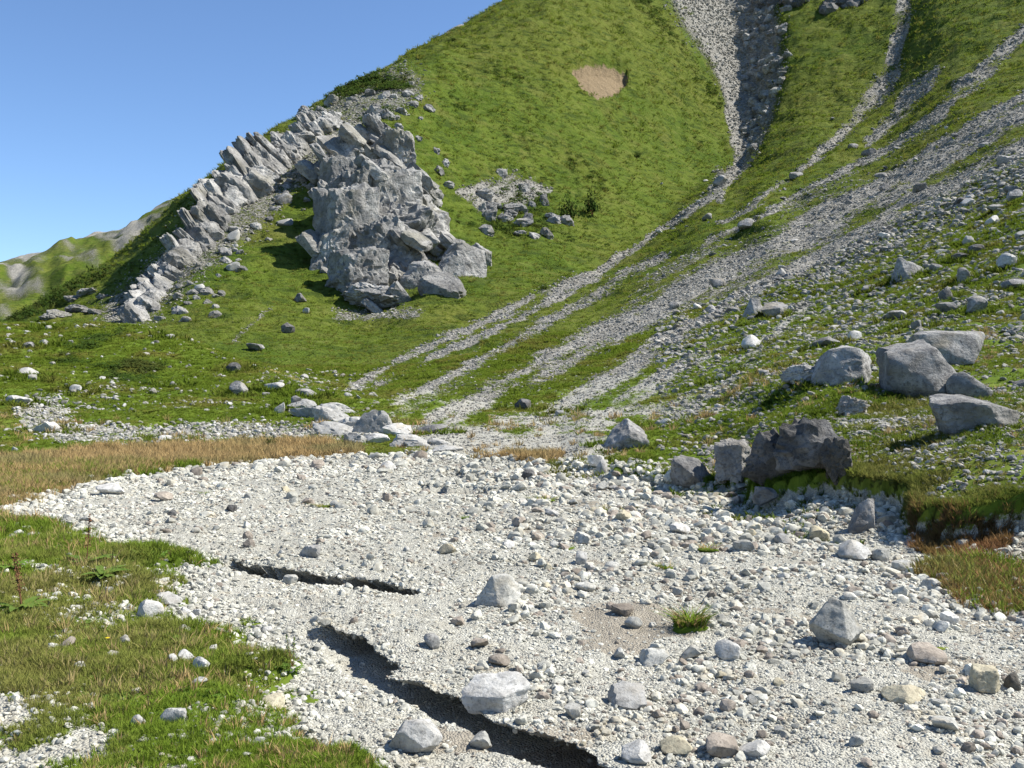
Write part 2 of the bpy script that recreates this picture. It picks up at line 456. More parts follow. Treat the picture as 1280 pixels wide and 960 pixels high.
# relief of the meadow, the hummock, the boulder slope and the mountain
nb_ = 1 - np.where(sd < 9, sstep(0.4, -0.1, sd), 0)
amp = np.interp(Y, [4, 12, 20, 45, 90, 200, 400, 620], [.03, .05, .10, .32, .6, 1.3, 2.2, 2.5])
sc = np.interp(Y, [4, 20, 60, 200, 620], [1.0, .5, .18, .055, .03])
for (a, s_, sdv) in ((1.0, .16, 41), (.55, .05, 47)):
    n_ = fbm2(X * s_ , Y * s_, 4, sdv)
    Z += nb_ * n_ * np.interp(Y, [4, 30, 80, 300, 620], [.03, .18, .5, 1.6, 2.5]) * a
Z += .9 * sstep(90, 160, Y) * fbm2(X * .10, Z * .50, 3, 55)
Z += nb_ * fbm2(X * .9, Y * .9, 4, 53) * np.interp(Y, [3, 12, 40, 120, 620], [.05, .07, .16, .22, .30])
Z += nb_ * fbm2(X * 3.5, Y * 3.5, 3, 57) * np.interp(Y, [3, 12, 40, 80, 620], [.03, .035, .05, .0, .0])
VV = rows_of(Z)
# grassy rise on the right carrying the boulders
def hump(u, v, ru, rv, h):
    global Z
    q = ((UU - u) / ru) ** 2 + ((VV - v) / rv) ** 2
    Z += h * np.exp(-q * 1.5) * (Y < 60)
hump(1030, 492, 110, 16, 0.45)
hump(900, 530, 60, 18, 0.25)
hump(1240, 540, 70, 20, 0.30)
VV = rows_of(Z)
# gullies of the mountain
GUL = [(905, 245, 3), (918, 222, 6), (932, 190, 16), (938, 140, 34), (938, 95, 46), (928, 50, 60), (905, 0, 70), (885, -60, 80)]
far = Y > 150
dg, wg, sg, pg = line_sd(UU, VV + 0.0, GUL)
Z -= far * (UU > 700) * np.clip(1 - dg / wg, 0, 1) * np.interp(wg, [3, 16, 46, 80], [1.0, 2.5, 6.5, 8.5])
GUL2 = [(940, 260, 3), (1000, 215, 6), (1060, 163, 10), (1108, 105, 16), (1126, 55, 16), (1135, 0, 18), (1140, -60, 20)]
dg2, wg2, sg2, pg2 = line_sd(UU, VV, GUL2)
Z -= far * np.clip(1 - dg2 / wg2, 0, 1) * np.interp(wg2, [3, 10, 20], [.6, 1.8, 3.5])
# the turf slide: a shallow scar with a sharp upper edge
SLIP = [(713, 84), (722, 76), (745, 72), (770, 76), (785, 86), (784, 102), (774, 114), (756, 121), (738, 118), (724, 104)]
wu = 3.5 * fbm2(X * .5, Y * .5, 4, 61); wv = 3.0 * fbm2(X * .5, Y * .5, 4, 67)
sds = np.where(far, poly_sd(UU + wu, VV + wv, SLIP), 99)
Z -= (np.interp(VV, [76, 96, 120], [5.0, 2.4, .3]) + np.interp(UU, [755, 785], [0, 1.0])) * sstep(1.0, -1.8, sds)
VV = rows_of(Z)

# ---- where the ground is bare, dry or silty
wu = 7 * fbm2(X * 40 / np.maximum(Y, 1), np.log(Y) * 30, 4, 71)
def streak(pts, soft=0.6):
    d_, w_, _, _ = line_sd(UU + wu, VV + wu * .5, pts)
    return sstep(1.0 + soft, 1.0 - soft, d_ / (w_ * 0.5 + 0.5)) * (Y > 30)
STREAKS = [
    [(1300, 130, 24), (1280, 142, 24), (1180, 197, 28), (1060, 262, 44), (960, 317, 48), (880, 357, 44), (800, 397, 36), (720, 437, 36), (640, 477, 32), (580, 507, 30), (540, 527, 24)],
    [(915, 215, 16), (890, 245, 12), (830, 285, 8), (770, 325, 9), (740, 345, 14), (700, 365, 22), (640, 387, 12), (560, 422, 10), (500, 452, 10), (440, 485, 14)],
    [(1140, -40, 14), (1132, 0, 16), (1122, 60, 18), (1112, 95, 26), (1085, 130, 18), (1060, 160, 14), (1020, 195, 9), (985, 225, 7), (940, 258, 6), (900, 280, 4)],
    [(1330, -10, 14), (1280, 40, 16), (1240, 80, 18), (1200, 115, 16), (1170, 145, 15), (1140, 170, 10), (1080, 202, 9), (1000, 242, 7), (950, 272, 6), (880, 310, 5)],
    [(1170, 90, 12), (1135, 125, 22), (1105, 160, 16), (1080, 180, 6)],
    [(1300, 178, 26), (1200, 225, 26), (1120, 268, 26), (1040, 315, 26), (960, 352, 18), (900, 392, 18), (830, 425, 22), (780, 465, 34), (720, 500, 34), (680, 530, 24)],
    [(830, 320, 8), (780, 347, 14), (730, 377, 10), (670, 412, 14), (600, 452, 14), (540, 482, 12), (490, 505, 8)],
    [(700, 372, 10), (620, 412, 7), (540, 447, 8), (470, 482, 9)],
    [(1000, 300, 8), (940, 330, 10), (860, 372, 8), (760, 420, 10), (690, 452, 10), (600, 495, 12), (560, 520, 10)],
    [(1300, 110, 10), (1230, 150, 12), (1150, 195, 8), (1080, 240, 8)],
    [(870, -20, 16), (882, 0, 22), (897, 50, 24), (914, 110, 20), (922, 160, 22), (924, 200, 18)],
    [(690, 240, 2), (650, 238, 40), (600, 245, 36), (570, 240, 4)],
    [(900, 215, 12), (896, 235, 20), (900, 250, 10)],
    [(880, 440, 16), (830, 470, 22), (790, 500, 26), (740, 535, 24)],
    [(1010, 380, 14), (950, 440, 14), (900, 480, 20), (850, 510, 24)],
]
gravel = np.zeros((NR, NC))
ra = math.radians(27)
s1_, s2_ = UU * math.cos(ra) - VV * math.sin(ra), UU * math.sin(ra) + VV * math.cos(ra)
for s_ in STREAKS: gravel = np.maximum(gravel, streak(s_))
gravel *= 0.74 + 0.75 * fbm2(s1_ / 60, s2_ / 9, 4, 73)
# the talus between the stream line and the rise is streaked down the slope
ra = math.radians(27)
s1, s2 = UU * math.cos(ra) - VV * math.sin(ra), UU * math.sin(ra) + VV * math.cos(ra)
tal = fbm2(s1 / 210, s2 / 13, 4, 77)
tal_zone = sstep(0, 40, VV - np.interp(UU, [430, 500, 620, 740, 830, 920, 1060, 1280], [485, 450, 395, 345, 290, 235, 195, 95])) * (Y > 30) * (UU > 430)
gravel = np.maximum(gravel, tal_zone * sstep(0.16, 0.48, tal) * 0.50)
tal_low = sstep(440, 540, VV) * tal_zone * (UU > 500) * (UU < 900)
gravel = np.maximum(gravel, tal_low * sstep(-.25, .2, fbm2(X * .5, Y * .5, 4, 79)) * .75)
# gully floor
gfl = far * (UU > 700) * np.clip(1.15 - dg / wg, 0, 1) * (VV < 225)
gravel = np.maximum(gravel, np.clip(gfl * 1.6, 0, 1) * .95)
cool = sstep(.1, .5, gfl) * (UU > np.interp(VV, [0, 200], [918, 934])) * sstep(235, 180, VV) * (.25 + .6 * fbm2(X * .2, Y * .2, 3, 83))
# stony belt at the foot of the hummock, scattered stony spots
belt = sstep(16, 4, np.abs(VV - 541 - 5 * fbm2(UU / 60, UU * 0, 2, 85))) * (UU > 60) * (UU < 470) * (Y < 60) * (Y > 22)
spot = sstep(34, 12, np.hypot((UU - 55) * .7, VV - 520)) * (Y > 22) * (Y < 70)
rub = sstep(60, 20, np.hypot((UU - 580) * .55, (VV - 552) * 1.9)) * (Y > 22) * (Y < 60)
rub2 = sstep(70, 20, np.hypot((UU - 690) * .5, (VV - 560) * 1.9)) * (Y > 18) * (Y < 60)
gravel = np.maximum(gravel, np.maximum.reduce([belt * .55, spot * .6, rub * .9, rub2 * .85]))
# rocky ridge with thin soil
ridge = streak([(150, 395, 60), (215, 340, 70), (290, 270, 80), (360, 205, 70), (420, 150, 50), (500, 110, 60)], .5) * (Y > 100)
gravel = np.maximum(gravel, ridge * .55)
foot = streak([(420, 395, 14), (520, 392, 14)], .7) * (Y > 60)
gravel = np.maximum(gravel, foot * .55)
# worn footpath at the lower left, gravel spots in the meadow, little path on the far slope
npath = sstep(0.7, -0.25, poly_sd(X, Y, [flat(-260, 880), flat(-80, 890), flat(-15, 915), flat(45, 960), flat(60, 1010), flat(30, 1200), flat(-300, 1200)]) + .5 * fbm2(X * 2, Y * 2, 4, 87)) * (Y < 9)
gravel = np.maximum(gravel, npath)
spots = (sstep(.04, .30, fbm2(X * 1.1 + 4, Y * 1.1, 4, 89)) * .56) * (Y < 20) * (UU < 520) * (VV > 640)
gravel = np.maximum(gravel, spots * nb_)
gravel = np.maximum(gravel, (Y < 20) * sstep(.9, .3, np.hypot(X - flat(250, 775)[0], (Y - flat(250, 775)[1]) * .8)) * .75)
gravel = np.maximum(gravel, sstep(.25, -.05, np.where(sd < 9, sd, 9)))
thin = streak([(335, 385, 4), (312, 408, 4), (290, 430, 4)], .5) * (Y > 60)
dirt = np.maximum(sstep(1.0, -1.5, sds), .36 * streak([(748, 116, 34), (744, 130, 22), (736, 150, 8)], .8) * far)
silt = poly_sd(X, Y, [flat(690, 762), flat(760, 756), flat(850, 765), flat(838, 795), flat(790, 818), flat(760, 800), flat(720, 780)])
dirt = np.maximum(dirt, sstep(.25, -.1, silt + .25 * fbm2(X * 3, Y * 3, 3, 91)) * (Y < 14))
dirt = np.maximum(dirt, bed * sstep(.30, .5, fbm2(X * 1.1 + 9, Y * 1.4, 4, 93)) * .7 * (UU > 540))
gravel = np.maximum(gravel, thin * .5)
dry = np.where(Y < 60, sstep(12, -8, poly_sd(UU + wu, VV + wu * .4, [(-260, 585), (0, 577), (120, 563), (400, 555), (450, 562), (445, 570), (250, 584), (140, 600), (60, 632), (0, 642), (-260, 660)])), 0)
dry = np.maximum(dry, np.where((Y < 60) & (Y > 14), sstep(10, -4, poly_sd(UU + wu, VV, [(590, 576), (640, 570), (700, 572), (690, 584), (620, 584)])), 0) * .9)
dry = np.maximum(dry, .45 * sstep(1.6, .6, line_sd(UU + wu * .3, VV, [(205, 417, 1), (250, 431, 1), (300, 449, 1), (380, 476, 1), (440, 497, 1)])[0] / 3.0) * (Y > 40) * (Y < 76))
dry *= 1 - sstep(.05, -.1, np.where(sd < 9, sd, 9))
dry = np.maximum(dry, (Y < 40) * nb_ * sstep(.2, .5, fbm2(X * 1.6 - 5, Y * 1.6, 4, 95)) * .42)

def build_ground(name, mask, mat, label, cat):
    """the cells of the height field that belong to one stretch of ground"""
    idx = np.arange(NR * NC).reshape(NR, NC)
    a, b, c, d = idx[:-1, :-1], idx[:-1, 1:], idx[1:, 1:], idx[1:, :-1]
    q = np.stack([a[mask], b[mask], c[mask], d[mask]], 1)
    used, inv = np.unique(q, return_inverse=True)
    q = inv.reshape(q.shape)
    me = bpy.data.meshes.new(name)
    co = np.stack([(X + SX).ravel()[used], (Y + SY).ravel()[used], Z.ravel()[used]], 1).astype(np.float32)
    me.vertices.add(len(co)); me.vertices.foreach_set('co', co.ravel())
    me.loops.add(q.size); me.loops.foreach_set('vertex_index', q.ravel().astype(np.int32))
    me.polygons.add(len(q)); me.polygons.foreach_set('loop_start', np.arange(0, q.size, 4, dtype=np.int32))
    me.polygons.foreach_set('use_smooth', np.ones(len(q), bool))
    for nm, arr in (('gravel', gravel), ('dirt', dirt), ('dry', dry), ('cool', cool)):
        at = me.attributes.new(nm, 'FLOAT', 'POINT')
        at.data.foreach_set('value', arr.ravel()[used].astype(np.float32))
    me.update(calc_edges=True)
    me.materials.append(mat)
    o = bpy.data.objects.new(name, me)
    COL.objects.link(o)
    o['kind'] = 'structure'; o['label'] = label; o['category'] = cat
    return o

cellbed = bed[:-1, :-1] & (Y[:-1, :-1] < 48)
cy, cu = Y[:-1, :-1], UU[:-1, :-1]
split = np.interp(us, [0, 200, 300, 450, 600, 800, 1000, 1300], [80, 80, 75, 57, 50, 60, 80, 90])[None, :-1]
isfar = (cy > split)
left = (cu < 640)
build_ground('riverbed', cellbed, M['near_ground'], 'pale gravel bed of the dry mountain stream', 'riverbed')
build_ground('meadow', ~cellbed & ~isfar & left, M['near_ground'], 'green meadow and grassy hummock left of the gravel bed', 'meadow')
build_ground('hillside', ~cellbed & ~isfar & ~left, M['near_ground'], 'stony grass slope beyond the right bank of the gravel bed', 'hillside')
build_ground('mountain', isfar, M['far_ground'], 'steep green mountainside streaked with scree', 'mountain')

# the wider valley floor, below everything, out to the horizon
bmg = bmesh.new()
bmesh.ops.create_grid(bmg, x_segments=8, y_segments=8, size=6000)
me = bpy.data.meshes.new('ground'); bmg.to_mesh(me); bmg.free()
me.materials.append(M['far_ground'])
go = bpy.data.objects.new('ground', me); COL.objects.link(go); go.location = (0, 0, -4)
go['kind'] = 'structure'; go['label'] = 'grassy valley floor reaching to the horizon'; go['category'] = 'ground'

# ------------------------------------------------------------------ far mountains behind the spur
def far_range(name, sky, base_v, d0, d1, label, mat, seed, rough):
    """sky: skyline (u, v); slope from a foot at distance d0 up to a crest at d1, then down again behind"""
    u_ = np.arange(sky[0][0], sky[-1][0] + 1, 2.0)
    sv = np.interp(u_, [p[0] for p in sky], [p[1] for p in sky])
    nr = 130
    t = np.linspace(0, 1.25, nr)
    yy = d0 + (d1 - d0) * t
    YY = np.repeat(yy[:, None], len(u_), 1)
    XX = (u_[None] - CU) / F * d1 * (0.75 + 0.25 * YY / d1)
    zc = EYE + (CV - sv) * d1 / F
    zb = EYE + (CV - base_v) * d0 / F
    up = np.clip(t, 0, 1)[:, None]
    ZZ = zb + (zc[None] - zb) * (up ** 1.15) - np.clip(t - 1, 0, 1)[:, None] * (d1 - d0) * .8
    nz = fbm2(XX * .012, YY * .012, 5, seed) * 22 * rough + (1 - np.abs(fbm2(XX * .03 + YY * .012, YY * .006, 4, seed + 5))) * 14 * rough
    ZZ += (nz - 14 * rough) * np.sin(np.clip(up, 0, 1) * math.pi) ** .7
    ZZ += fbm2(XX * .06, YY * .06, 4, seed + 9) * 2.5 * rough
    g_ = .40 + .45 * fbm2(XX * .05 + YY * .035, YY * .012, 5, seed + 3) + .22 * (up - .5) + .25 * fbm2(XX * .012, YY * .012, 3, seed + 4)
    nrr, ncc = ZZ.shape
    idx = np.arange(nrr * ncc).reshape(nrr, ncc)
    q = np.stack([idx[:-1, :-1], idx[:-1, 1:], idx[1:, 1:], idx[1:, :-1]], -1).reshape(-1, 4)
    me = bpy.data.meshes.new(name)
    me.vertices.add(nrr * ncc); me.vertices.foreach_set('co', np.stack([XX, YY, ZZ], -1).astype(np.float32).ravel())
    me.loops.add(q.size); me.loops.foreach_set('vertex_index', q.ravel().astype(np.int32))
    me.polygons.add(len(q)); me.polygons.foreach_set('loop_start', np.arange(0, q.size, 4, dtype=np.int32))
    me.polygons.foreach_set('use_smooth', np.ones(len(q), bool))
    for nm, arr in (('gravel', g_), ('dirt', g_ * 0), ('dry', g_ * 0), ('cool', g_ * 0)):
        at = me.attributes.new(nm, 'FLOAT', 'POINT'); at.data.foreach_set('value', arr.ravel().astype(np.float32))
    me.update(calc_edges=True); me.materials.append(mat)
    o = bpy.data.objects.new(name, me); COL.objects.link(o)
    o['kind'] = 'structure'; o['label'] = label; o['category'] = 'mountain'
    return o
far_range('distant_mountain', [(-420, 400), (-200, 372), (-80, 345), (0, 330), (25, 320), (60, 314), (75, 312), (95, 300), (118, 289), (128, 290), (150, 286), (178, 274), (195, 258), (212, 250), (235, 238), (262, 228), (330, 215), (420, 230), (520, 260)],
          455, 620, 1250, 'hazy green and grey mountain ridge behind the rocky spur', M['far_ground'], 101, 1.0)
far_range('distant_peak', [(380, 190), (480, 95), (540, 52), (560, 38), (574, 30), (598, 29), (612, 24), (626, 20), (640, 4), (652, -6), (675, -25), (720, -40), (780, 40)],
          455, 700, 1100, 'small grey peak showing over the green skyline', M['far_ground'], 131, .5)

# ------------------------------------------------------------------ finding places on the ground
def hit(u, v):
    """the first place where the ground shows at (u, v)"""
    cf = (u - U0) / DU
    c = int(np.clip(cf, 0, NC - 2)); f = min(max(cf - c, 0), 1)
    col = VV[:, c] * (1 - f) + VV[:, c + 1] * f
    below = np.nonzero(col <= v)[0]
    i = below[0] if len(below) else NR - 1
    if i == 0: d = ds[0]
    else:
        a, b = col[i - 1], col[i]
        t = (a - v) / (a - b) if a != b else 0
        d = ds[i - 1] + (ds[i] - ds[i - 1]) * min(max(t, 0), 1)
    return Vector(((u - CU) / F * d, d, EYE + (CV - v) * d / F))

def ground_z(x, y):
    u = CU + F * x / y
    cf = np.clip((u - U0) / DU, 0, NC - 1.001); c = np.floor(cf).astype(int); f = cf - c
    rf = np.interp(y, ds, np.arange(NR)); r = np.minimum(np.floor(rf).astype(int), NR - 2); t = rf - r
    return ((Z[r, c] * (1 - f) + Z[r, c + 1] * f) * (1 - t) + (Z[r + 1, c] * (1 - f) + Z[r + 1, c + 1] * f) * t)
P3 = np.stack([X, Y, Z], -1)
AREA = np.linalg.norm(np.cross(P3[:-1, 1:] - P3[:-1, :-1], P3[1:, :-1] - P3[:-1, :-1]), axis=-1)
del P3
def scatter(weight, n):
    """n places on the ground, weight = density per square metre for each cell"""
    w = (weight[:-1, :-1] * AREA).ravel()
    cs = np.cumsum(w); cs /= cs[-1]
    k = np.searchsorted(cs, rng.random(n))
    r, c = np.divmod(k, NC - 1)
    a, b = rng.random(n), rng.random(n)
    y = Y[r, 0] + (Y[r + 1, 0] - Y[r, 0]) * a
    u = us[c] + DU * b
    x = (u - CU) / F * y
    z = ground_z(x, y)
    return x + SX[r, c], y + SY[r, c], z, r, c

# ------------------------------------------------------------------ building helpers
def tag(o, label, cat, group=None, kind=None):
    o['label'] = label; o['category'] = cat
    if group: o['group'] = group
    if kind: o['kind'] = kind
    return o

def mesh_from(name, co, faces, mat, smooth=False, sharp=None):
    me = bpy.data.meshes.new(name)
    me.from_pydata([tuple(p) for p in co], [], [tuple(f) for f in faces])
    me.materials.append(mat)
    if smooth:
        me.polygons.foreach_set('use_smooth', np.ones(len(me.polygons), bool))
        if sharp: me.set_sharp_from_angle(angle=math.radians(sharp))
    me.update()
    return me

_ICO = {}
def ico(sub):
    if sub not in _ICO:
        b = bmesh.new()
        bmesh.ops.create_icosphere(b, subdivisions=sub, radius=1.0)
        v = np.array([p.co[:] for p in b.verts]); v /= np.linalg.norm(v, axis=1)[:, None]
        f = [[p.index for p in q.verts] for q in b.faces]
        b.free()
        _ICO[sub] = (v, f)
    return _ICO[sub]

def hull_planes(pts):
    b = bmesh.new()
    for p in pts: b.verts.new(p)
    r = bmesh.ops.convex_hull(b, input=b.verts)
    b.normal_update()
    nn, oo = [], []
    for f in b.faces:
        n, o = f.normal.copy(), f.normal.dot(f.verts[0].co)
        if o < 0: n, o = -n, -o
        nn.append(n[:]); oo.append(max(o, .08))
    b.free()
    return np.array(nn), np.array(oo)

def rock_shape(seed, sub=3, planes=13, rough=0.06, blocks=0.0, bfreq=3.0, tilt=(.5, .6, .2), soft=120.0, cracks=0.0, chips=6, hull=None):
    """an angular stone: a ball cut by random planes, then broken up; fills the box -1..1"""
    r = np.random.default_rng(seed)
    v, f = ico(sub)
    n = r.normal(size=(planes, 3)); n /= np.linalg.norm(n, axis=1)[:, None]
    off = r.uniform(.5, .95, planes)
    if hull is not None: n, off = hull_planes(hull)
    dn = v @ n.T
    q = np.where(dn > .05, off[None] / np.maximum(dn, .05), 9.0)
    q = np.concatenate([q, np.full((len(v), 1), 1.15 if hull is None else 2.0)], 1)
    rad = -np.log(np.exp(-soft * q).sum(1)) / soft
    p = v * rad[:, None]
    for i in range(chips):
        nn = r.normal(size=3); nn /= np.linalg.norm(nn)
        dn = p @ nn
        m_ = dn.max() * (r.uniform(.82, .97) if hull is None else r.uniform(.93, .99))
        p = np.where((dn > m_)[:, None], p * (m_ / np.maximum(dn, 1e-6))[:, None], p)
    if blocks:
        E = np.array(Euler(tilt).to_matrix())
        s = (p + .10 * np.stack([fbm3(p * 2.1 + k * 7, 3, seed + k) for k in range(3)], 1)) @ E.T
        cell = np.floor(s * np.array([bfreq, bfreq * .8, bfreq * 2.2]) + 31.4).astype(np.int64)
        h = _hash(cell[:, 0], cell[:, 1], cell[:, 2], seed & 1023)
        cell2 = np.floor(s * np.array([bfreq, bfreq * 1.1, bfreq * 1.6]) * 2.3 + 11.4).astype(np.int64)
        h2 = _hash(cell2[:, 0], cell2[:, 1], cell2[:, 2], (seed + 7) & 1023)
        p = p * (1 + blocks * h + blocks * .5 * h2)[:, None]
    if cracks:
        E = np.array(Euler(tilt).to_matrix())
        s = p @ E.T
        cr = np.abs(fbm3(np.stack([s[:, 0] * 3.2, s[:, 1] * 3.2, s[:, 2] * .8], 1), 3, seed + 50))
        p = p * (1 - cracks * sstep(.10, .0, cr))[:, None]
    p = p * (1 + rough * fbm3(p * 2.6, 4, seed + 3) * 2)[:, None]
    lo, hi = p.min(0), p.max(0)
    return (p - (lo + hi) / 2) / ((hi - lo) / 2), f

def rock_lib(prefix, n, sub, mats, seed, **kw):
    lib = []
    for i in range(n):
        p, f = rock_shape(seed + i * 13, sub, **kw)
        lib.append(mesh_from('%s_shape' % prefix, p, f, mats[i % len(mats)], True, 28))
    return lib

def put(name, me, loc, rot, scl, parent=None):
    o = bpy.data.objects.new(name, me)
    COL.objects.link(o)
    o.location, o.rotation_euler, o.scale = loc, rot, scl
    if parent: o.parent = parent
    return o

def instancer(name, pts, rot, scl, idx, meshes, label, cat, kind='stuff', group=None):
    """one object that strews small pieces over the ground"""
    col = bpy.data.collections.new(name + '_pieces')
    for i, me in enumerate(meshes):
        o = bpy.data.objects.new('%s_piece_%02d' % (name, i), me)
        col.objects.link(o)
    me = bpy.data.meshes.new(name)
    n = len(pts)
    me.vertices.add(n); me.vertices.foreach_set('co', pts.astype(np.float32).ravel())
    for nm, typ, arr, key in (('rot', 'FLOAT_VECTOR', rot, 'vector'), ('scl', 'FLOAT_VECTOR', scl, 'vector'), ('pick', 'INT', idx, 'value')):
        at = me.attributes.new(nm, typ, 'POINT')
        at.data.foreach_set(key, arr.astype(np.int32 if typ == 'INT' else np.float32).ravel())
    ob = bpy.data.objects.new(name, me); COL.objects.link(ob)
    ng = bpy.data.node_groups.new(name + '_strew', 'GeometryNodeTree')
    ng.interface.new_socket('Geometry', in_out='INPUT', socket_type='NodeSocketGeometry')
    ng.interface.new_socket('Geometry', in_out='OUTPUT', socket_type='NodeSocketGeometry')
    N, Lk = ng.nodes, ng.links
    gi, go_ = N.new('NodeGroupInput'), N.new('NodeGroupOutput')
    ip = N.new('GeometryNodeInstanceOnPoints'); ci = N.new('GeometryNodeCollectionInfo')
    ci.inputs['Collection'].default_value = col
    ci.inputs['Separate Children'].default_value = True
    ci.inputs['Reset Children'].default_value = True
    def at(nm, t):
        a = N.new('GeometryNodeInputNamedAttribute'); a.data_type = t; a.inputs['Name'].default_value = nm
        return a.outputs['Attribute']
    er = N.new('FunctionNodeEulerToRotation')
    Lk.new(at('rot', 'FLOAT_VECTOR'), er.inputs[0])
    Lk.new(gi.outputs[0], ip.inputs['Points']); Lk.new(ci.outputs[0], ip.inputs['Instance'])
    ip.inputs['Pick Instance'].default_value = True
    Lk.new(at('pick', 'INT'), ip.inputs['Instance Index'])
    Lk.new(er.outputs[0], ip.inputs['Rotation']); Lk.new(at('scl', 'FLOAT_VECTOR'), ip.inputs['Scale'])
    Lk.new(ip.outputs[0], go_.inputs[0])
    md = ob.modifiers.new('strew', 'NODES'); md.node_group = ng
    tag(ob, label, cat, group, kind)
    return ob

# ------------------------------------------------------------------ rock outcrops of the mountain
def lump(name, u, v, hw, hh, seed, parent=None, sub=5, mat='cliff', dep=0.9, push=0.0, roll=0.0, blocks=.09, bfreq=3.0, tilt=(.5, .7, .2), rough=.07, planes=16, yaw=0.0, cracks=.10, flat_top=1.0):
    """a mass of bedrock centred where the ground shows at (u, v); hw, hh = half width and height as seen"""
    c = hit(u, v)
    k = c.y / F
    p, f = rock_shape(seed, sub, planes, rough, blocks, bfreq, tilt, 90.0, cracks, 12)
    p = p * np.array([hw * k, hw * k * dep, hh * k])
    R = np.array(Euler((0, roll, yaw)).to_matrix())
    p = p @ R.T
    if parent is None: off = Vector((0, 0, 0))
    else: off = parent.location
    loc = c + Vector((0, -push * hw * k, 0))
    me = mesh_from(name, p, f, M[mat], True, 24)
    o = put(name, me, loc - off, (0, 0, 0), (1, 1, 1), parent)
    return o

def outcrop(name, u, v, label, cat='rock outcrop', group=None):
    e = bpy.data.objects.new(name, None)
    COL.objects.link(e)
    e.location = hit(u, v)
    return tag(e, label, cat, group)

T1 = (.35, .55, .2)
H_PLATE = [(-1, -.8, .7), (-.9, .9, .8), (1, -.7, .9), (.9, .9, .6), (-.9, -.9, -.8), (-1, .8, -.9), (.95, -.9, -.6), (1, .9, -.9), (.2, -1, 1), (-.3, 1, -1)]
def plate(parent, u, v, L, t, seed, roll, yaw=.25, dep=.8, push=.2, lift=0.0, sub=4):
    """one bed of rock dipping to the right"""
    c = hit(u, v); k = c.y / F
    h_ = [tuple(np.array(p) * np.random.default_rng(seed + q).uniform(.72, 1.0, 3)) for q, p in enumerate(H_PLATE)]
    p, f = rock_shape(seed, sub, hull=h_, chips=12, rough=.05, blocks=.05, bfreq=1.8, tilt=(0, 0, .2))
    p = p * np.array([L * k, L * k * dep, t * k]) @ np.array(Euler((.25, roll, yaw)).to_matrix()).T
    put('slab', mesh_from('slab', p, f, M['cliff'], True, 24), c + Vector((0, -push * L * k - lift * k, 0)) - parent.location, (0, 0, 0), (1, 1, 1), parent)
main = outcrop('rock_outcrop', 490, 388, 'massive grey limestone outcrop jutting from the green mountainside, its left face in deep shadow', 'rock outcrop')
MAINL = [
        (440, 200, 30, 34, 1.0, .30), (488, 200, 34, 34, .9, .15), (412, 222, 22, 26, 1.0, .2), (470, 178, 26, 20, .9, .1),
        (452, 262, 44, 58, 1.0, .45), (505, 258, 50, 46, .9, .25), (430, 305, 36, 52, 1.0, .55), (478, 318, 42, 44, .9, .5),
        (530, 290, 36, 38, .9, .3), (520, 240, 34, 26, .8, .1), (448, 350, 40, 36, .9, .6), (505, 335, 40, 38, .9, .35), (470, 375, 44, 20, .9, .4), (416, 325, 24, 48, 1.0, .5), (420, 270, 26, 44, 1.0, .4), (548, 318, 26, 26, .8, .2), (500, 300, 46, 46, .8, .3), (470, 232, 40, 34, .8, .2)]
for i, (u, v, hw, hh, dep, push) in enumerate(MAINL):
    lump('buttress', u, v, hw, hh, 500 + i * 17, main, 5, dep=dep, push=push, roll=random.uniform(-.2, .35), tilt=T1, blocks=.075, bfreq=2.4, rough=.05, planes=12, cracks=.09)
for i in range(46):
    u0, v0, hw, hh, dep, push = MAINL[i % len(MAINL)]
    a_, r_ = random.uniform(0, 6.28), math.sqrt(random.random()) * .95
    lift = push * hw + hw * dep * math.sqrt(max(1 - r_ * r_, 0)) * .70
    du, dv = math.cos(a_) * r_ * hw, math.sin(a_) * r_ * hh
    c0 = hit(u0, v0)
    L = random.uniform(11, 24)
    k0 = c0.y / F
    h_ = [tuple(np.array(p) * np.random.default_rng(7700 + i * 11 + q).uniform(.7, 1.0, 3)) for q, p in enumerate(H_PLATE)]
    p, f = rock_shape(7700 + i * 11, 3, hull=h_, chips=6, rough=.05, blocks=.05, bfreq=1.6)
    p = p * np.array([L * k0, L * k0 * .8, random.uniform(5, 10) * k0]) @ np.array(Euler((random.uniform(.1, .6), random.uniform(.55, .95), random.uniform(-.2, .6))).to_matrix()).T
    loc = c0 + Vector((du * k0, -lift * k0, -dv * k0))
    put('slab', mesh_from('slab', p, f, M['cliff'], True, 24), loc - main.location, (0, 0, 0), (1, 1, 1), main)
H_WALL = [(-1, .1, .9), (-.15, -.95, .75), (.9, -.3, 1), (.6, .9, .95), (-1.0, .0, -1), (-.3, -1, -1), (.9, -.4, -1), (.7, .9, -1), (-.5, .9, .9), (-.6, .9, -1)]
for (u, v, hw, hh, push, sd_) in [(438, 300, 44, 66, .75, 31), (424, 236, 26, 40, .5, 37), (452, 352, 40, 40, .75, 43), (486, 268, 46, 54, .5, 47)]:
    c0 = hit(u, v); k0 = c0.y / F
    p, f = rock_shape(sd_, 5, hull=H_WALL, chips=14, rough=.035, blocks=.06, bfreq=2.8, tilt=T1, cracks=.02)
    p = p * np.array([hw * k0, hw * k0 * .9, hh * k0])
    put('buttress', mesh_from('buttress', p, f, M['cliff'], True, 24), c0 + Vector((0, -push * hw * k0, 0)) - main.location, (0, 0, 0), (1, 1, 1), main)
foot_boulder = outcrop('crag', 572, 386, 'pale crag of a few big blocks at the lower right foot of the massive outcrop', 'crag')
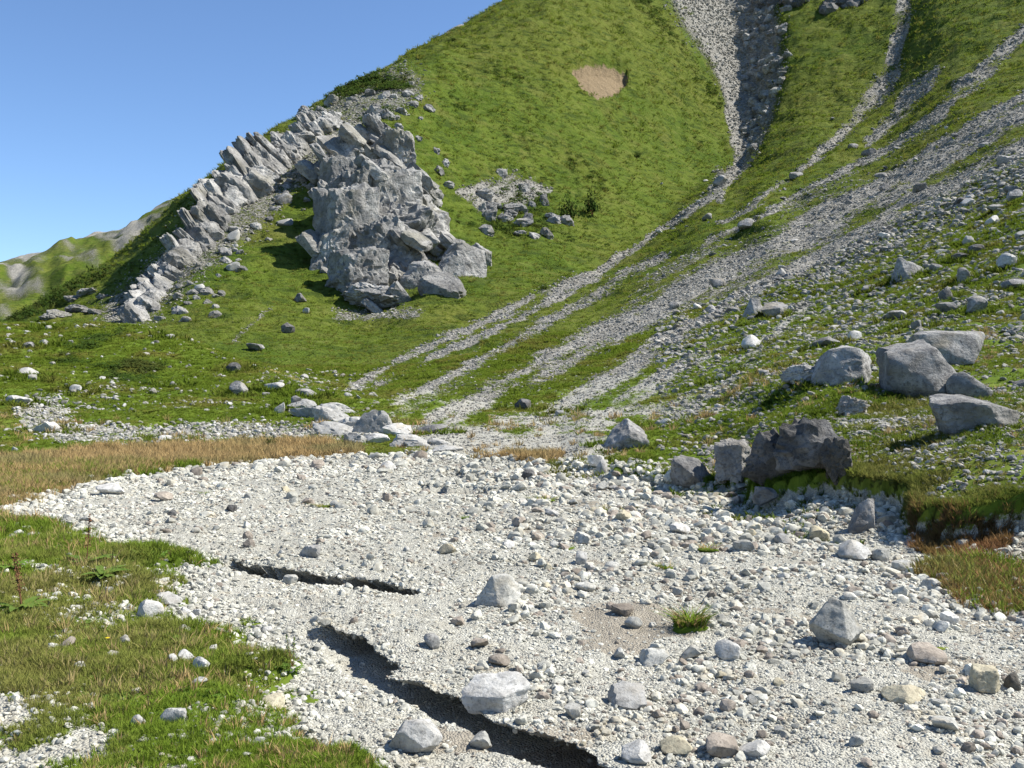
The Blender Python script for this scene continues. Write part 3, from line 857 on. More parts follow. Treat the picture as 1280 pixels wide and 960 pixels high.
for i, (u, v, hw, hh, push) in enumerate([(582, 340, 34, 34, .5), (556, 366, 34, 26, .6), (528, 352, 26, 26, .2), (600, 326, 18, 20, .3), (566, 312, 18, 14, .2)]):
    lump('block', u, v, hw, hh, 800 + i * 19, foot_boulder, 5, dep=.9, push=push, roll=.25, tilt=T1, blocks=.03, bfreq=1.6, rough=.03, planes=9, cracks=.05)
broken = outcrop('broken_outcrop', 640, 290, 'low broken outcrop with grass between its ribs, right of the massive outcrop', 'rock outcrop')
for i in range(26):
    u, v = random.gauss(640, 32), random.gauss(258, 20)
    lump('rib', u, v, random.uniform(5, 14), random.uniform(5, 12), 900 + i * 7, broken, 3, dep=.8, push=.1, tilt=T1, blocks=.12)
for i, (u, v) in enumerate([(650, 292), (668, 296), (656, 282), (560, 232), (548, 214), (545, 190), (556, 205)]):
    lump('rib', u, v, random.uniform(5, 9), random.uniform(4, 8), 960 + i * 7, broken, 3, dep=.8, tilt=T1, blocks=.12)
# the tilted slabs of the left spur
spur = outcrop('slab_ridge', 190, 400, 'long ridge of tilted grey limestone slabs climbing the left skyline', 'rock ridge')
SLABS = [(170, 388, 24, 16), (185, 368, 24, 22), (203, 345, 26, 24), (222, 320, 27, 25), (240, 296, 28, 25), (256, 276, 26, 24), (272, 252, 30, 28),
         (292, 240, 34, 30), (314, 236, 28, 22), (300, 214, 34, 24), (322, 206, 34, 26), (340, 190, 32, 24), (358, 178, 32, 24), (376, 164, 26, 20), (350, 212, 26, 18), (392, 152, 24, 16),
         (336, 226, 24, 16), (372, 192, 24, 16), (386, 176, 20, 14), (262, 300, 18, 12), (402, 142, 18, 12)]
AX = [(158, 392), (176, 372), (196, 346), (216, 318), (236, 292), (254, 268), (274, 244), (296, 222), (318, 206), (340, 190), (362, 174), (384, 158), (404, 144)]
nax = 46
for i in range(nax):
    t_ = i / (nax - 1) * (len(AX) - 1); q = min(int(t_), len(AX) - 2); f_ = t_ - q
    u = AX[q][0] * (1 - f_) + AX[q + 1][0] * f_; v = AX[q][1] * (1 - f_) + AX[q + 1][1] * f_
    L = np.interp(t_, [0, 3, 6, 8, 12], [20, 26, 34, 34, 20]) * random.uniform(.55, 1.35)
    if i % 2: lump('slab', u + 14, v + 12, np.interp(t_, [0, 6, 12], [20, 30, 18]), np.interp(t_, [0, 6, 12], [13, 20, 12]), 5900 + i * 3, spur, 4, dep=1.0, push=.1, roll=.75, tilt=(.2, .95, .1), blocks=.06, bfreq=2.2, planes=10, rough=.04, cracks=.08)
    plate(spur, u + 10 + random.uniform(-3, 3), v + 8 + random.uniform(-3, 3), L, random.uniform(4, 13), 1100 + i * 23, random.uniform(.62, 1.0), random.uniform(-.1, .7))
for i, (u, v, L, t) in enumerate([(296, 246, 30, 20), (322, 236, 24, 16), (282, 262, 22, 14), (190, 372, 22, 14), (208, 352, 22, 14), (228, 326, 22, 14)]):
    plate(spur, u, v, L, t, 1250 + i * 7, .7, .3)
for i in range(64):      # rubble of blocks below the slabs
    t = random.random()
    u, v = 190 + 200 * t + random.gauss(8, 18), 402 - 205 * t + random.gauss(6, 16)
    if u < 150 or v > 404: continue
    s_ = random.uniform(3, 9) * (1.2 - .5 * t)
    lump('block', u, v, s_, s_ * .75, 1500 + i * 5, spur, 3, dep=.9, tilt=T1, blocks=.06, roll=random.uniform(-.3, .5))
low_ledge = outcrop('rock_ledge', 85, 400, 'low pale rock ledge breaking through the grass left of the slab ridge', 'rock ledge')
for i, (u, v, hw, hh) in enumerate([(75, 394, 20, 8), (100, 388, 20, 8), (112, 366, 16, 6), (92, 374, 14, 5), (130, 372, 10, 5), (58, 398, 12, 5), (122, 392, 12, 6)]):
    lump('ledge_slab', u, v, hw, hh, 1900 + i * 11, low_ledge, 4, dep=.9, tilt=(.2, .3, .1), blocks=.12, bfreq=3)
crest = outcrop('crest_rocks', 450, 150, 'shrubby broken rocks below the skyline above the massive outcrop', 'rock outcrop')
for i in range(40):
    u, v = random.gauss(470, 34), random.gauss(135, 22)
    if v < 178 - (u - 300) * .41 + 6: continue
    s_ = random.uniform(4, 11)
    lump('block', u, v, s_, s_ * .8, 2000 + i * 7, crest, 3, dep=.9, mat='cliff', tilt=T1, blocks=.12)
for (u, v, hw, hh) in [(382, 140, 9, 8), (402, 142, 8, 9), (415, 128, 10, 9), (418, 150, 12, 9)]:
    lump('block', u, v, hw, hh, 2400 + int(u), crest, 4, dep=.9, push=.2, tilt=T1, blocks=.07)
gcl = outcrop('gully_cliff', 990, 15, 'dark broken cliff at the head of the gully on the upper frame edge', 'cliff')
for i in range(34):
    u, v = random.uniform(940, 1085), random.gauss(4, 9)
    s_ = random.uniform(6, 14)
    lump('block', u, v, s_, s_ * .8, 2500 + i * 7, gcl, 3, dep=.9, mat='rock_dark', tilt=T1, blocks=.12)
gro = outcrop('gully_rocks', 945, 150, 'dark jumbled bedrock ribs inside the steep gully', 'rock outcrop')
for i in range(130):
    v = random.uniform(10, 190)
    u = random.uniform(np.interp(v, [0, 170], [925, 932]), np.interp(v, [0, 90, 170], [985, 985, 948]))
    s_ = random.uniform(4, 10)
    lump('rib', u, v, s_, s_ * .8, 2800 + i * 7, gro, 3, dep=.9, mat='cliff', tilt=T1, blocks=.12)
ledge = outcrop('bedrock_ledge', 440, 556, 'pale jointed bedrock slabs lying between the hummock and the gravel bed', 'rock ledge')
for i, (u, v, hw, hh, ro) in enumerate([(393, 519, 20, 12, .3), (415, 527, 18, 12, .3), (427, 516, 19, 9, .15), (420, 540, 20, 10, .35), (448, 535, 18, 14, .3), (446, 552, 12, 8, .2), (472, 538, 20, 19, .1), (468, 552, 14, 8, .0),
                                        (378, 510, 12, 9, .2), (497, 542, 14, 10, .2), (512, 552, 14, 7, .1), (530, 556, 16, 6, .1), (550, 554, 12, 5, 0), (560, 562, 14, 5, 0), (503, 556, 12, 6, 0)]):
    lump('slab', u, v, hw * 1.5, hh * 1.4, 3100 + i * 29, ledge, 4, mat='stone_white', dep=.6, push=.3, roll=ro, planes=10, blocks=.03, bfreq=1.5, rough=.03, cracks=.10)

# ------------------------------------------------------------------ single boulders and stones
LIB = rock_lib('stone', 14, 3, [M['rock']], 4000, rough=.025, planes=8)
LIBW = rock_lib('white_stone', 8, 3, [M['stone_white']], 4300, rough=.025, planes=8)
LIBS = rock_lib('bed_stone', 14, 3, [M['stone']], 4600, rough=.025, planes=8)
LIBB = rock_lib('brown_stone', 6, 3, [M['stone_brown']], 4900, rough=.025, planes=8)
LIBY = rock_lib('yellow_stone', 4, 3, [M['stone_yellow']], 5100, rough=.025, planes=8)
LIBD = rock_lib('dark_stone', 6, 3, [M['rock_dark']], 5200, rough=.04, planes=9, blocks=.04)
PICK = {'rock': LIB, 'white': LIBW, 'stone': LIBS, 'brown': LIBB, 'yellow': LIBY, 'dark': LIBD}
_cnt = {}
def boulder(name, u, vb, w, h, label, kind='rock', cat='boulder', group=None, dep=.85, hero=None, yaw=None, tilt=.15, sink=.18, **kw):
    """a stone whose foot shows at (u, vb), w wide and h high as seen"""
    c = hit(u, vb)
    k = c.y / F
    rx, rz = w * k / 2, h * k / 2 / (1 - sink * .5)
    ry = rx * dep
    if hero is not None:
        p, f = rock_shape(hero, 5, **kw)
        me = mesh_from(name, p, f, M[{'rock': 'rock', 'white': 'stone_white', 'stone': 'stone', 'brown': 'stone_brown', 'yellow': 'stone_yellow', 'dark': 'rock_dark'}[kind]], True, 26)
        rot = (0, 0, 0)
    else:
        lib = PICK[kind]
        _cnt[kind] = _cnt.get(kind, -1) + 1
        me = lib[_cnt[kind] % len(lib)]
        rot = (random.uniform(-tilt, tilt), random.uniform(-tilt, tilt), random.uniform(0, 6.28) if yaw is None else yaw)
        if yaw is None: rx = ry = (rx + ry) / 2 * 1.05
    y = c.y + ry * .75
    z = float(ground_z(np.array([c.x * y / c.y]), np.array([y]))[0])
    zc = max(min(z, c.z + rz * .6), c.z - .02) * .5 + c.z * .5 + rz * (1 - sink * 2)
    o = put(name, me, (c.x * y / c.y, y, zc), rot, (rx, ry, rz))
    return tag(o, label, cat, group)

def part_rock(name, parent, u, vb, w, h, seed, kind='rock', dep=.8, **kw):
    c = hit(u, vb); k = c.y / F
    rx, rz = w * k / 2, h * k / 2
    p, f = rock_shape(seed, 4, **kw)
    p = p * np.array([rx, rx * dep, rz])
    loc = Vector((c.x, c.y + rx * dep * .75, c.z + rz * .8))
    return put(name, mesh_from(name, p, f, M[kind], True, 26), loc - parent.location, (0, 0, 0), (1, 1, 1), parent)


H_PEAK = [(-.1, .1, 1), (.12, -.15, .9), (.95, -.1, -.35), (.75, .5, -.6), (-.85, -.25, .0), (-.8, .5, -.3), (.15, -.8, -.55), (.25, -.3, -1), (-.3, .8, -.2), (-.5, .2, -1), (.6, .5, -1)]
H_SHADE = [(-.2, -.15, 1), (.55, -.1, .9), (1, .2, .1), (.3, .7, .8), (-1, -.3, -.9), (-.8, .7, -.9), (.1, -.75, -.75), (.9, -.2, -.9), (.7, .8, -.9)]
H_LARGE = [(-.95, -.35, .5), (-.85, .6, .75), (.15, .5, 1), (.05, -.5, .62), (1, -.15, -.6), (.9, .7, -.4), (-.95, -.25, -.55), (.25, -.75, -.95), (-.35, -.75, -.35), (-.8, .6, -1), (.8, .6, -1)]
H_BACK = [(-.9, -.3, .8), (-.3, .4, 1), (.5, -.3, .75), (1, .2, .95), (.9, .5, .2), (.3, -.6, -.7), (-.9, -.4, -.9), (.5, .6, -1), (-.7, .8, -.3)]
H_FLAT = [(-1, -.25, .55), (-.75, .55, 1), (.25, .6, .9), (.0, -.6, .65), (1, -.2, .1), (.9, .5, .2), (-.6, -.35, -.9), (.6, -.5, -1), (-.4, .6, -1), (.7, .6, -1)]
H_BROAD = [(-1, -.1, -.9), (-.35, -.2, .8), (.15, .2, 1), (.4, -.45, .85), (.5, -.6, -.95), (.95, .1, .5), (1, .3, -1), (-.4, .8, .4), (.5, .8, .4), (-.4, -.6, -1)]
H_UP = [(-.95, -.1, .7), (-.5, .5, 1), (.6, .5, 1), (.3, -.5, .85), (1, -.1, .6), (.9, .2, -1), (.2, -.7, -1), (-1, -.2, -1), (-.4, .7, -1)]
H_WEDGE = [(-.95, -.2, .85), (-.4, .5, 1), (.35, -.1, .8), (1, .0, -.45), (.8, .6, -.9), (-.1, -.75, -.1), (-.7, -.4, -1), (-.9, .5, -.9), (.5, -.4, -1)]
H_POINT = [(-.4, -.1, 1), (.2, -.3, .5), (1, .1, .25), (.8, -.1, -.9), (-.95, -.2, -.9), (-.1, -.8, -.8), (-.5, .7, -.8), (.5, .8, -.6), (.2, .5, .6)]
H_LEAN = [(-.3, .2, .5), (.3, -.1, 1), (.75, .2, .9), (.5, -.4, -.1), (.65, -.2, -1), (-1, -.4, -1), (-.7, .6, -1), (.5, .8, -1)]
H_SLAB = [(-1, -.2, .0), (-.6, .6, .8), (.7, .6, 1), (1, .1, .5), (.2, -.7, .15), (.3, -.5, -1), (-.7, -.3, -.9), (.8, .5, -1), (-.4, .8, -1)]
H_CUBE = [(-.85, -.6, .7), (.6, -.7, .9), (.95, .4, .85), (-.6, .6, 1), (1, -.3, -.8), (-.9, .4, -.8), (-.6, -.8, -.9), (.4, -.8, -1), (.6, .8, -1)]
SLOPE = 'boulders strewn over the right grass slope'
# the big ones on the right
big = bpy.data.objects.new('boulder', None); COL.objects.link(big); big.location = hit(1180, 497)
tag(big, 'largest boulder on the right grass slope, with a tilted slab behind its top', 'boulder', SLOPE)
part_rock('main_block', big, 1172, 500, 112, 86, 60, hull=H_LARGE, rough=.045, chips=8, blocks=.012, bfreq=2.5, dep=.8)
part_rock('back_slab', big, 1196, 458, 104, 52, 77, hull=H_BACK, rough=.045, chips=8, blocks=.012, bfreq=2.5)
part_rock('side_block', big, 1220, 502, 60, 42, 91, planes=8, rough=.02)
boulder('boulder', 1214, 537, 112, 46, 'flat-topped grey boulder overhanging a dark hollow below the largest boulder', 'rock', group=SLOPE, hero=133, hull=H_FLAT, planes=9, rough=.045, chips=8, blocks=.012, bfreq=2.5, dep=.7, sink=.30)
boulder('boulder', 1050, 481, 84, 50, 'broad grey boulder with a smooth sunny face half sunk behind the grassy rise', 'rock', group=SLOPE, hero=151, hull=H_BROAD, planes=9, rough=.045, chips=8, blocks=.012, bfreq=2.5)
boulder('boulder', 1004, 482, 58, 26, 'low jagged blue-grey rock against the left side of the broad grey boulder', 'rock', group=SLOPE, hero=163, planes=12, rough=.06, blocks=.06)
dk = bpy.data.objects.new('boulder', None); COL.objects.link(dk); dk.location = hit(1006, 608)
tag(dk, 'large rugged dark boulder with vertical cracks at the edge of the gravel bed', 'boulder', SLOPE)
part_rock('front_face', dk, 966, 606, 72, 78, 171, 'rock_dark', planes=12, blocks=.06, bfreq=2.4, tilt=(0, .1, .2), cracks=.14)
part_rock('side_block', dk, 1050, 602, 44, 62, 211, 'rock_dark', planes=11, blocks=.08, bfreq=3.0, tilt=(0, .15, .3), cracks=.14)
part_rock('main_block', dk, 1018, 602, 92, 88, 187, 'rock_dark', planes=13, blocks=.10, bfreq=3.2, tilt=(0, .15, .3), cracks=.16)
boulder('boulder', 917, 601, 52, 52, 'pale upright boulder with vertical cracks left of the rugged dark boulder', 'rock', group=SLOPE, hero=201, hull=H_UP, planes=11, blocks=.05, bfreq=2, tilt=(0, 0, .2) and .0, sink=.1)
boulder('boulder', 866, 614, 56, 38, 'grey wedge boulder throwing a black shadow onto the far edge of the gravel', 'rock', group=SLOPE, hero=217, hull=H_WEDGE, planes=9, rough=.045, chips=8, blocks=.012, bfreq=2.5, sink=.05)
boulder('boulder', 782, 561, 56, 40, 'rounded brown-grey boulder alone at the foot of the scree', 'rock', group=SLOPE, hero=233, planes=16, rough=.07)
boulder('boulder', 1066, 520, 44, 28, 'pale tilted ribs of rock sticking out of the grassy rise', 'rock', group=SLOPE, hero=249, planes=12, blocks=.12, tilt=0, bfreq=2.5)
boulder('boulder', 1075, 666, 36, 44, 'tall pale slab leaning against the grassy bank of the gravel bed', 'rock', group=SLOPE, hero=263, hull=H_LEAN, planes=8, rough=.045, chips=8, blocks=.012, bfreq=2.5, sink=.1)
boulder('boulder', 956, 634, 34, 24, 'small blue-grey boulder tucked under the shaded grassy bank', 'rock', group=SLOPE, hero=277, planes=9)
boulder('boulder', 1133, 352, 46, 32, 'pointed boulder with a shaded left face high on the slope', 'rock', group=SLOPE, hero=281, hull=H_POINT, planes=8, rough=.045, chips=8, blocks=.012, bfreq=2.5)
boulder('boulder', 940, 396, 30, 26, 'dark shadowed left one of two neighbouring boulders beside the scree', 'rock', group=SLOPE, hero=293, hull=H_SHADE, planes=8)
boulder('boulder', 968, 397, 36, 22, 'pale right one of two neighbouring boulders beside the scree', 'rock', group=SLOPE, hero=299, hull=H_SLAB, planes=8)
for (u, vb, w, h, lab, kd_) in [
        (940, 437, 28, 20, 'whitish boulder on open grass below the pair of boulders', 'white'),
        (1033, 433, 32, 12, 'low pale slab of rock just above the broad grey boulder', 'rock'),
        (1116, 402, 34, 14, 'flat rock with a dark left end above the largest boulder', 'rock'),
        (1090, 364, 28, 10, 'low grey rock below the pointed boulder', 'rock'),
        (1182, 378, 20, 22, 'upright block in the boulder cluster above the largest boulder', 'rock'),
        (1186, 392, 30, 16, 'grey rock at the foot of the upright block in the cluster', 'rock'),
        (1220, 392, 28, 24, 'grey boulder right of the upright block in the cluster', 'rock'),
        (1203, 355, 18, 22, 'narrow upright rock above the boulder cluster', 'rock'),
        (1268, 362, 34, 14, 'long flat slab overhanging its shadow near the right frame edge', 'rock'),
        (1260, 334, 28, 20, 'whitish rounded boulder near the right frame edge', 'white'),
        (1220, 318, 24, 14, 'dark box-shaped rock left of the whitish rounded boulder', 'dark'),
        (1200, 326, 22, 12, 'dark low rock beside the box-shaped rock', 'dark'),
        (1240, 282, 18, 16, 'rounded whitish rock beneath a flat slab', 'white'),
        (1246, 264, 26, 10, 'flat pale slab resting above the rounded whitish rock', 'rock'),
        (1268, 252, 20, 18, 'grey boulder at the upper right frame edge', 'rock'),
        (1205, 257, 30, 12, 'long dark-faced rock along the grassy rim', 'dark'),
        (1106, 299, 18, 8, 'small pale rock beside the wide scree streak', 'white'),
        (1258, 205, 20, 14, 'pale block among stones high on the right slope', 'white'),
        (1195, 281, 9, 9, 'little white rock alone on the grassy rim', 'white'),
        (1210, 306, 14, 12, 'pale angular rock left of the box-shaped dark rock', 'white'),
        (1145, 478, 16, 16, 'small dark rock wedged left of the largest boulder', 'dark'),
        (1105, 472, 18, 14, 'small grey rock between broad grey boulder and largest boulder', 'rock'),
        (1146, 412, 14, 14, 'small block perched above the top of the largest boulder', 'rock'),
        (655, 513, 22, 16, 'dark angular rock alone low on the scree', 'dark'),
        (700, 520, 12, 8, 'small grey rock on the scree right of the dark angular rock', 'rock'),
        (745, 585, 22, 16, 'white stone on the far rim of the gravel bed', 'white'),
        (752, 594, 16, 22, 'white upright stone beside the other white rim stone', 'white'),
        (832, 532, 20, 10, 'pale flat rock right of the rounded brown-grey boulder', 'white'),
        (888, 390, 16, 10, 'grey rock beside the lower scree left of the dark boulder', 'rock'),
        (872, 388, 12, 10, 'whitish rock in the scree left of the paired boulders', 'white'),
        (846, 394, 12, 6, 'dark low rock on the scree edge', 'dark'),
        (955, 470, 16, 8, 'small pale rock below the whitish boulder on open grass', 'white'),
        (900, 474, 12, 8, 'small white rock in the stony grass left of the jagged rock', 'white')]:
    boulder('boulder', u, vb, w, h, lab, kd_, group=SLOPE)
for u, vb, w, h, lab, kd_ in [
        (540, 541, 38, 12, 'flat dark slab with a shadow gap beyond the gravel bed', 'rock'),
        (343, 489, 28, 11, 'pale jagged rock on the right shoulder of the hummock', 'white'),
        (383, 496, 28, 10, 'low pale dome of rock above the bedrock slabs', 'rock'),
        (371, 512, 20, 18, 'rounded grey rock just left of the bedrock slabs', 'rock'),
        (350, 517, 14, 16, 'pointed pale rock on the hummock left of the rounded grey one', 'white'),
        (298, 495, 24, 20, 'rounded grey boulder on the grassy hummock', 'rock'),
        (293, 466, 20, 13, 'dark boulder above the rounded grey one on the hummock', 'dark'),
        (360, 417, 18, 16, 'dark-sided boulder on the far green slope', 'dark'),
        (376, 378, 16, 12, 'dark boulder on the green slope left of the massive outcrop', 'dark'),
        (320, 439, 24, 10, 'low grey rock patch on the far green slope', 'rock'),
        (382, 392, 9, 8, 'small white rock between the two dark boulders', 'white'),
        (36, 470, 28, 11, 'flat pale rock high on the left of the hummock', 'white'),
        (95, 490, 15, 10, 'small white boulder in the middle of the hummock', 'white'),
        (24, 506, 34, 14, 'pale broken rock at the left edge of the hummock', 'white'),
        (40, 477, 12, 10, 'small pale rock below the flat pale rock on the hummock', 'white'),
        (36, 436, 14, 9, 'pale rock near the crest of the hummock by the left frame edge', 'rock'),
        (54, 432, 12, 8, 'white rock near the crest right of another pale rock', 'white'),
        (60, 414, 10, 8, 'white rock on the crest of the hummock', 'white'),
        (58, 541, 30, 14, 'pale angular rock in the stony patch at the foot of the hummock', 'white'),
        (212, 423, 10, 6, 'small white rock where the slope path meets the hummock crest', 'white'),
        (216, 483, 10, 7, 'small white rock on the right half of the hummock', 'white'),
        (206, 551, 16, 8, 'white stone in the stone belt at the foot of the hummock', 'white'),
        (292, 302, 17, 16, 'pale boulder casting a shadow below the slab ridge', 'white'),
        (291, 340, 20, 13, 'pale boulder at the lower edge of the slab ridge rubble', 'white'),
        (355, 256, 22, 16, 'pale rugged boulder in the grass below the upper slabs', 'rock'),
        (356, 282, 22, 10, 'pale flat boulder beneath the rugged one below the upper slabs', 'white'),
        (250, 368, 14, 14, 'white block at the lower end of the slab ridge rubble', 'white')]:
    boulder('rock', u, vb, w, h, lab, kd_, cat='rock')
BEDG = 'larger stones on the gravel bed'
boulder('stone', 1046, 812, 68, 62, 'sharp-peaked pale boulder standing on the right of the gravel bed', 'stone', 'stone', BEDG, hero=411, hull=H_PEAK, planes=7, rough=.045, chips=8, blocks=.012, bfreq=2.5, sink=.05)
boulder('stone', 622, 758, 60, 38, 'pale boulder with a dark shaded left face in the middle of the gravel', 'stone', 'stone', BEDG, hero=427, hull=H_SHADE, planes=8, rough=.045, chips=8, blocks=.012, bfreq=2.5, sink=.05)
boulder('stone', 620, 890, 88, 44, 'broad flat whitish slab lodged in the edge of the washed-out channel', 'white', 'stone', BEDG, hero=433, hull=H_SLAB, planes=9, rough=.045, chips=8, blocks=.012, bfreq=2.5, dep=.6)
boulder('stone', 520, 944, 68, 42, 'large smooth white stone at the lower edge of the gravel', 'white', 'stone', BEDG, hero=449, planes=16, rough=.03)
boulder('stone', 1231, 866, 36, 30, 'squarish cream stone with a shadow at its left near the right edge', 'yellow', 'stone', BEDG, hero=457, hull=H_CUBE, planes=7, rough=.045, chips=8, blocks=.012, bfreq=2.5, sink=.05)
for u, vb, w, h, lab, kd_ in [
        (1160, 832, 46, 26, 'brown stone right of the sharp-peaked boulder', 'brown'),
        (785, 886, 54, 28, 'whitish wedge stone in the front centre of the gravel', 'white'),
        (388, 697, 28, 16, 'white stone with a dark left side above the upper channel', 'white'),
        (1068, 700, 44, 26, 'white angular stone near the right bank below the leaning slab', 'white'),
        (1022, 676, 30, 18, 'cream rounded stone left of the white angular stone', 'yellow'),
        (910, 826, 34, 26, 'white stone with dark gaps at its left, right of the grass tuft', 'white'),
        (818, 832, 40, 20, 'flat grey stone beside the shaded stones below the silt patch', 'stone'),
        (862, 826, 26, 18, 'grey stone in the dark jumble below the grass tuft', 'stone'),
        (138, 618, 36, 16, 'white slab on the left tip of the gravel bed', 'white'),
        (727, 706, 16, 18, 'bright white upright stone in the middle distance of the gravel', 'white'),
        (738, 714, 14, 12, 'white stone touching the bright upright one', 'white'),
        (732, 740, 26, 12, 'pale blue-grey flat stone under the white pair', 'stone'),
        (780, 770, 28, 14, 'dark brown stone at the upper rim of the silt patch', 'brown'),
        (572, 783, 18, 12, 'small brownish stone below the boulder with the shaded face', 'brown'),
        (540, 810, 26, 18, 'pale block left of the middle of the channel edge', 'white'),
        (598, 812, 24, 14, 'brownish stone right of the pale block', 'brown'),
        (624, 834, 30, 14, 'flat brownish slab above the broad white slab', 'brown'),
        (716, 900, 26, 18, 'pale stone left of the whitish wedge stone', 'stone'),
        (845, 946, 44, 20, 'cream stone at the lower frame edge right of the channel', 'yellow'),
        (900, 948, 48, 26, 'brown stone with a black gap near the lower frame edge', 'brown'),
        (940, 950, 46, 20, 'whitish flat stone right of the brown stone with the gap', 'white'),
        (1180, 915, 40, 16, 'thin pale slab overhanging a black gap at lower right', 'stone'),
        (1128, 880, 54, 22, 'broad low cream slab sunk into the gravel at lower right', 'yellow'),
        (1075, 866, 28, 18, 'grey stone with a dark left side left of the broad cream slab', 'stone'),
        (1266, 862, 22, 22, 'dark stone at the right edge beside the squarish cream one', 'dark'),
        (1188, 782, 22, 16, 'whitish stone below the right grass patch', 'white'),
        (1176, 790, 24, 14, 'pale stone left of the whitish one below the grass patch', 'stone'),
        (1100, 702, 26, 18, 'grey tilted stone at the foot of the right bank', 'stone'),
        (1130, 716, 30, 16, 'grey stone in the row along the right bank', 'stone'),
        (1165, 738, 26, 14, 'pale stone at the left end of the grass patch', 'stone'),
        (980, 680, 26, 14, 'white stone in the rubble below the right bank', 'white'),
        (930, 690, 28, 16, 'pale blocky stone in the rubble left of the cream rounded stone', 'stone'),
        (850, 668, 26, 14, 'white stone on the far right part of the gravel', 'white'),
        (600, 938, 30, 22, 'pale stone lying in the shaded floor of the channel', 'stone'),
        (795, 955, 40, 24, 'whitish block at the lower end of the channel', 'white'),
        (690, 645, 20, 8, 'small white stone beside the far grass tufts', 'white'),
        (655, 630, 14, 6, 'little white stone at the far edge of the gravel', 'white'),
        (290, 640, 14, 10, 'dark little stone standing on the left gravel', 'dark'),
        (215, 645, 12, 9, 'dark pointed stone on the left gravel tip', 'dark'),
        (660, 600, 18, 14, 'dark grey stone in the far bank of the gravel', 'dark'),
        (700, 655, 16, 8, 'grey flat stone right of the far white stone', 'stone')]:
    boulder('stone', u, vb, w, h, lab, kd_, 'stone', BEDG)
MEAD = 'stones lying in the near meadow'
for u, vb, w, h, lab, kd_ in [
        (188, 774, 30, 24, 'white angular stone, the brightest in the near meadow', 'white'),
        (210, 757, 34, 15, 'long white stone behind the brightest meadow stone', 'white'),
        (215, 906, 32, 20, 'pale domed stone in the grass near the lower left', 'white'),
        (172, 908, 20, 16, 'small pointed pale stone left of the domed stone', 'white'),
        (339, 886, 34, 14, 'yellowish flat stone where the meadow meets the gravel', 'yellow'),
        (252, 838, 22, 16, 'front right stone of the little white stone cluster in grass', 'white'),
        (233, 828, 22, 14, 'upper stone of the little white stone cluster in grass', 'white'),
        (216, 830, 14, 13, 'left stone of the little white stone cluster in grass', 'white'),
        (264, 817, 14, 10, 'small white stone right above the stone cluster', 'white'),
        (249, 857, 20, 10, 'flat white stone below the stone cluster', 'white'),
        (155, 808, 18, 14, 'grey stone beside the yellow flower', 'stone'),
        (83, 812, 24, 14, 'brownish-grey stone in the near meadow left of the flower', 'brown'),
        (66, 814, 18, 10, 'grey stone left of the brownish-grey meadow stone', 'stone'),
        (100, 838, 18, 10, 'low pale stone below the brownish-grey meadow stone', 'stone'),
        (140, 824, 18, 10, 'low grey stone below the stone beside the flower', 'stone'),
        (232, 768, 14, 9, 'round pale stone on the bare patch right of the brightest stone', 'white'),
        (245, 770, 13, 9, 'second round pale stone on the bare patch', 'white'),
        (230, 790, 16, 8, 'flat pale stone at the lower end of the bare patch', 'white'),
        (135, 744, 14, 11, 'small grey stone in the meadow below the leafy dock plant', 'stone'),
        (200, 745, 14, 8, 'yellowish little stone behind the long white stone', 'yellow'),
        (325, 930, 14, 8, 'small pale stone low in the foreground grass', 'white'),
        (308, 948, 16, 8, 'small pale stone at the very front of the meadow', 'white')]:
    boulder('stone', u, vb, w, h, lab, kd_, 'stone', MEAD)

# the rest of the stones one could still count, alike within each stretch of ground
taken = [(o.location.x, o.location.y) for o in COL.objects if o.get('category') in ('boulder', 'stone', 'rock')]
tk = np.array(taken)
WORD = {'rock': 'grey', 'white': 'whitish', 'dark': 'dark', 'stone': 'pale grey', 'brown': 'brownish', 'yellow': 'cream'}
LAND = []
for o in list(COL.objects):
    if o.get('group') in (SLOPE, BEDG) or (o.get('category') in ('rock', 'shrub', 'rock ledge')):
        if o.location.y > 3: LAND.append((CU + F * o.location.x / o.location.y, CV - (o.location.z - EYE) * F / o.location.y, o['label'], o.get('category')))
ORD = ['nearest', 'second nearest', 'third nearest', 'fourth nearest', 'fifth nearest', 'sixth nearest', 'seventh nearest', 'eighth nearest', 'ninth nearest', 'tenth nearest']
_strewn = {}
def short(l):
    for w in (' with ', ' that ', ' in the ', ' on the ', ' at the ', ' of the ', ' near ', ' above ', ' below ', ' beside ', ' casting ', ' throwing ', ' alone ', ' lying ', ' overhanging ', ' right of ', ' left of ', ' among ', ' half sunk ', ' sticking ', ' standing ', ' lodged ', ' against ', ' tucked ', ' high ', ' where ', ' resting ', ' just ', ' between ', ' touching ', ' under ', ' perched ', ' wedged ', ' along ', ' low ', ' behind ', ' beyond '):
        i = l.find(w)
        if i > 0 and len(l[:i].split()) >= 3: l = l[:i]
    return l
_sh = {}
for L_ in LAND: _sh.setdefault(short(L_[2]), []).append(L_[2])
LAND = [(a, b, short(c) if len(_sh[short(c)]) == 1 else c) for a, b, c, d_ in LAND]
LAND = [q for q in LAND if len(q[2].split()) <= 6]
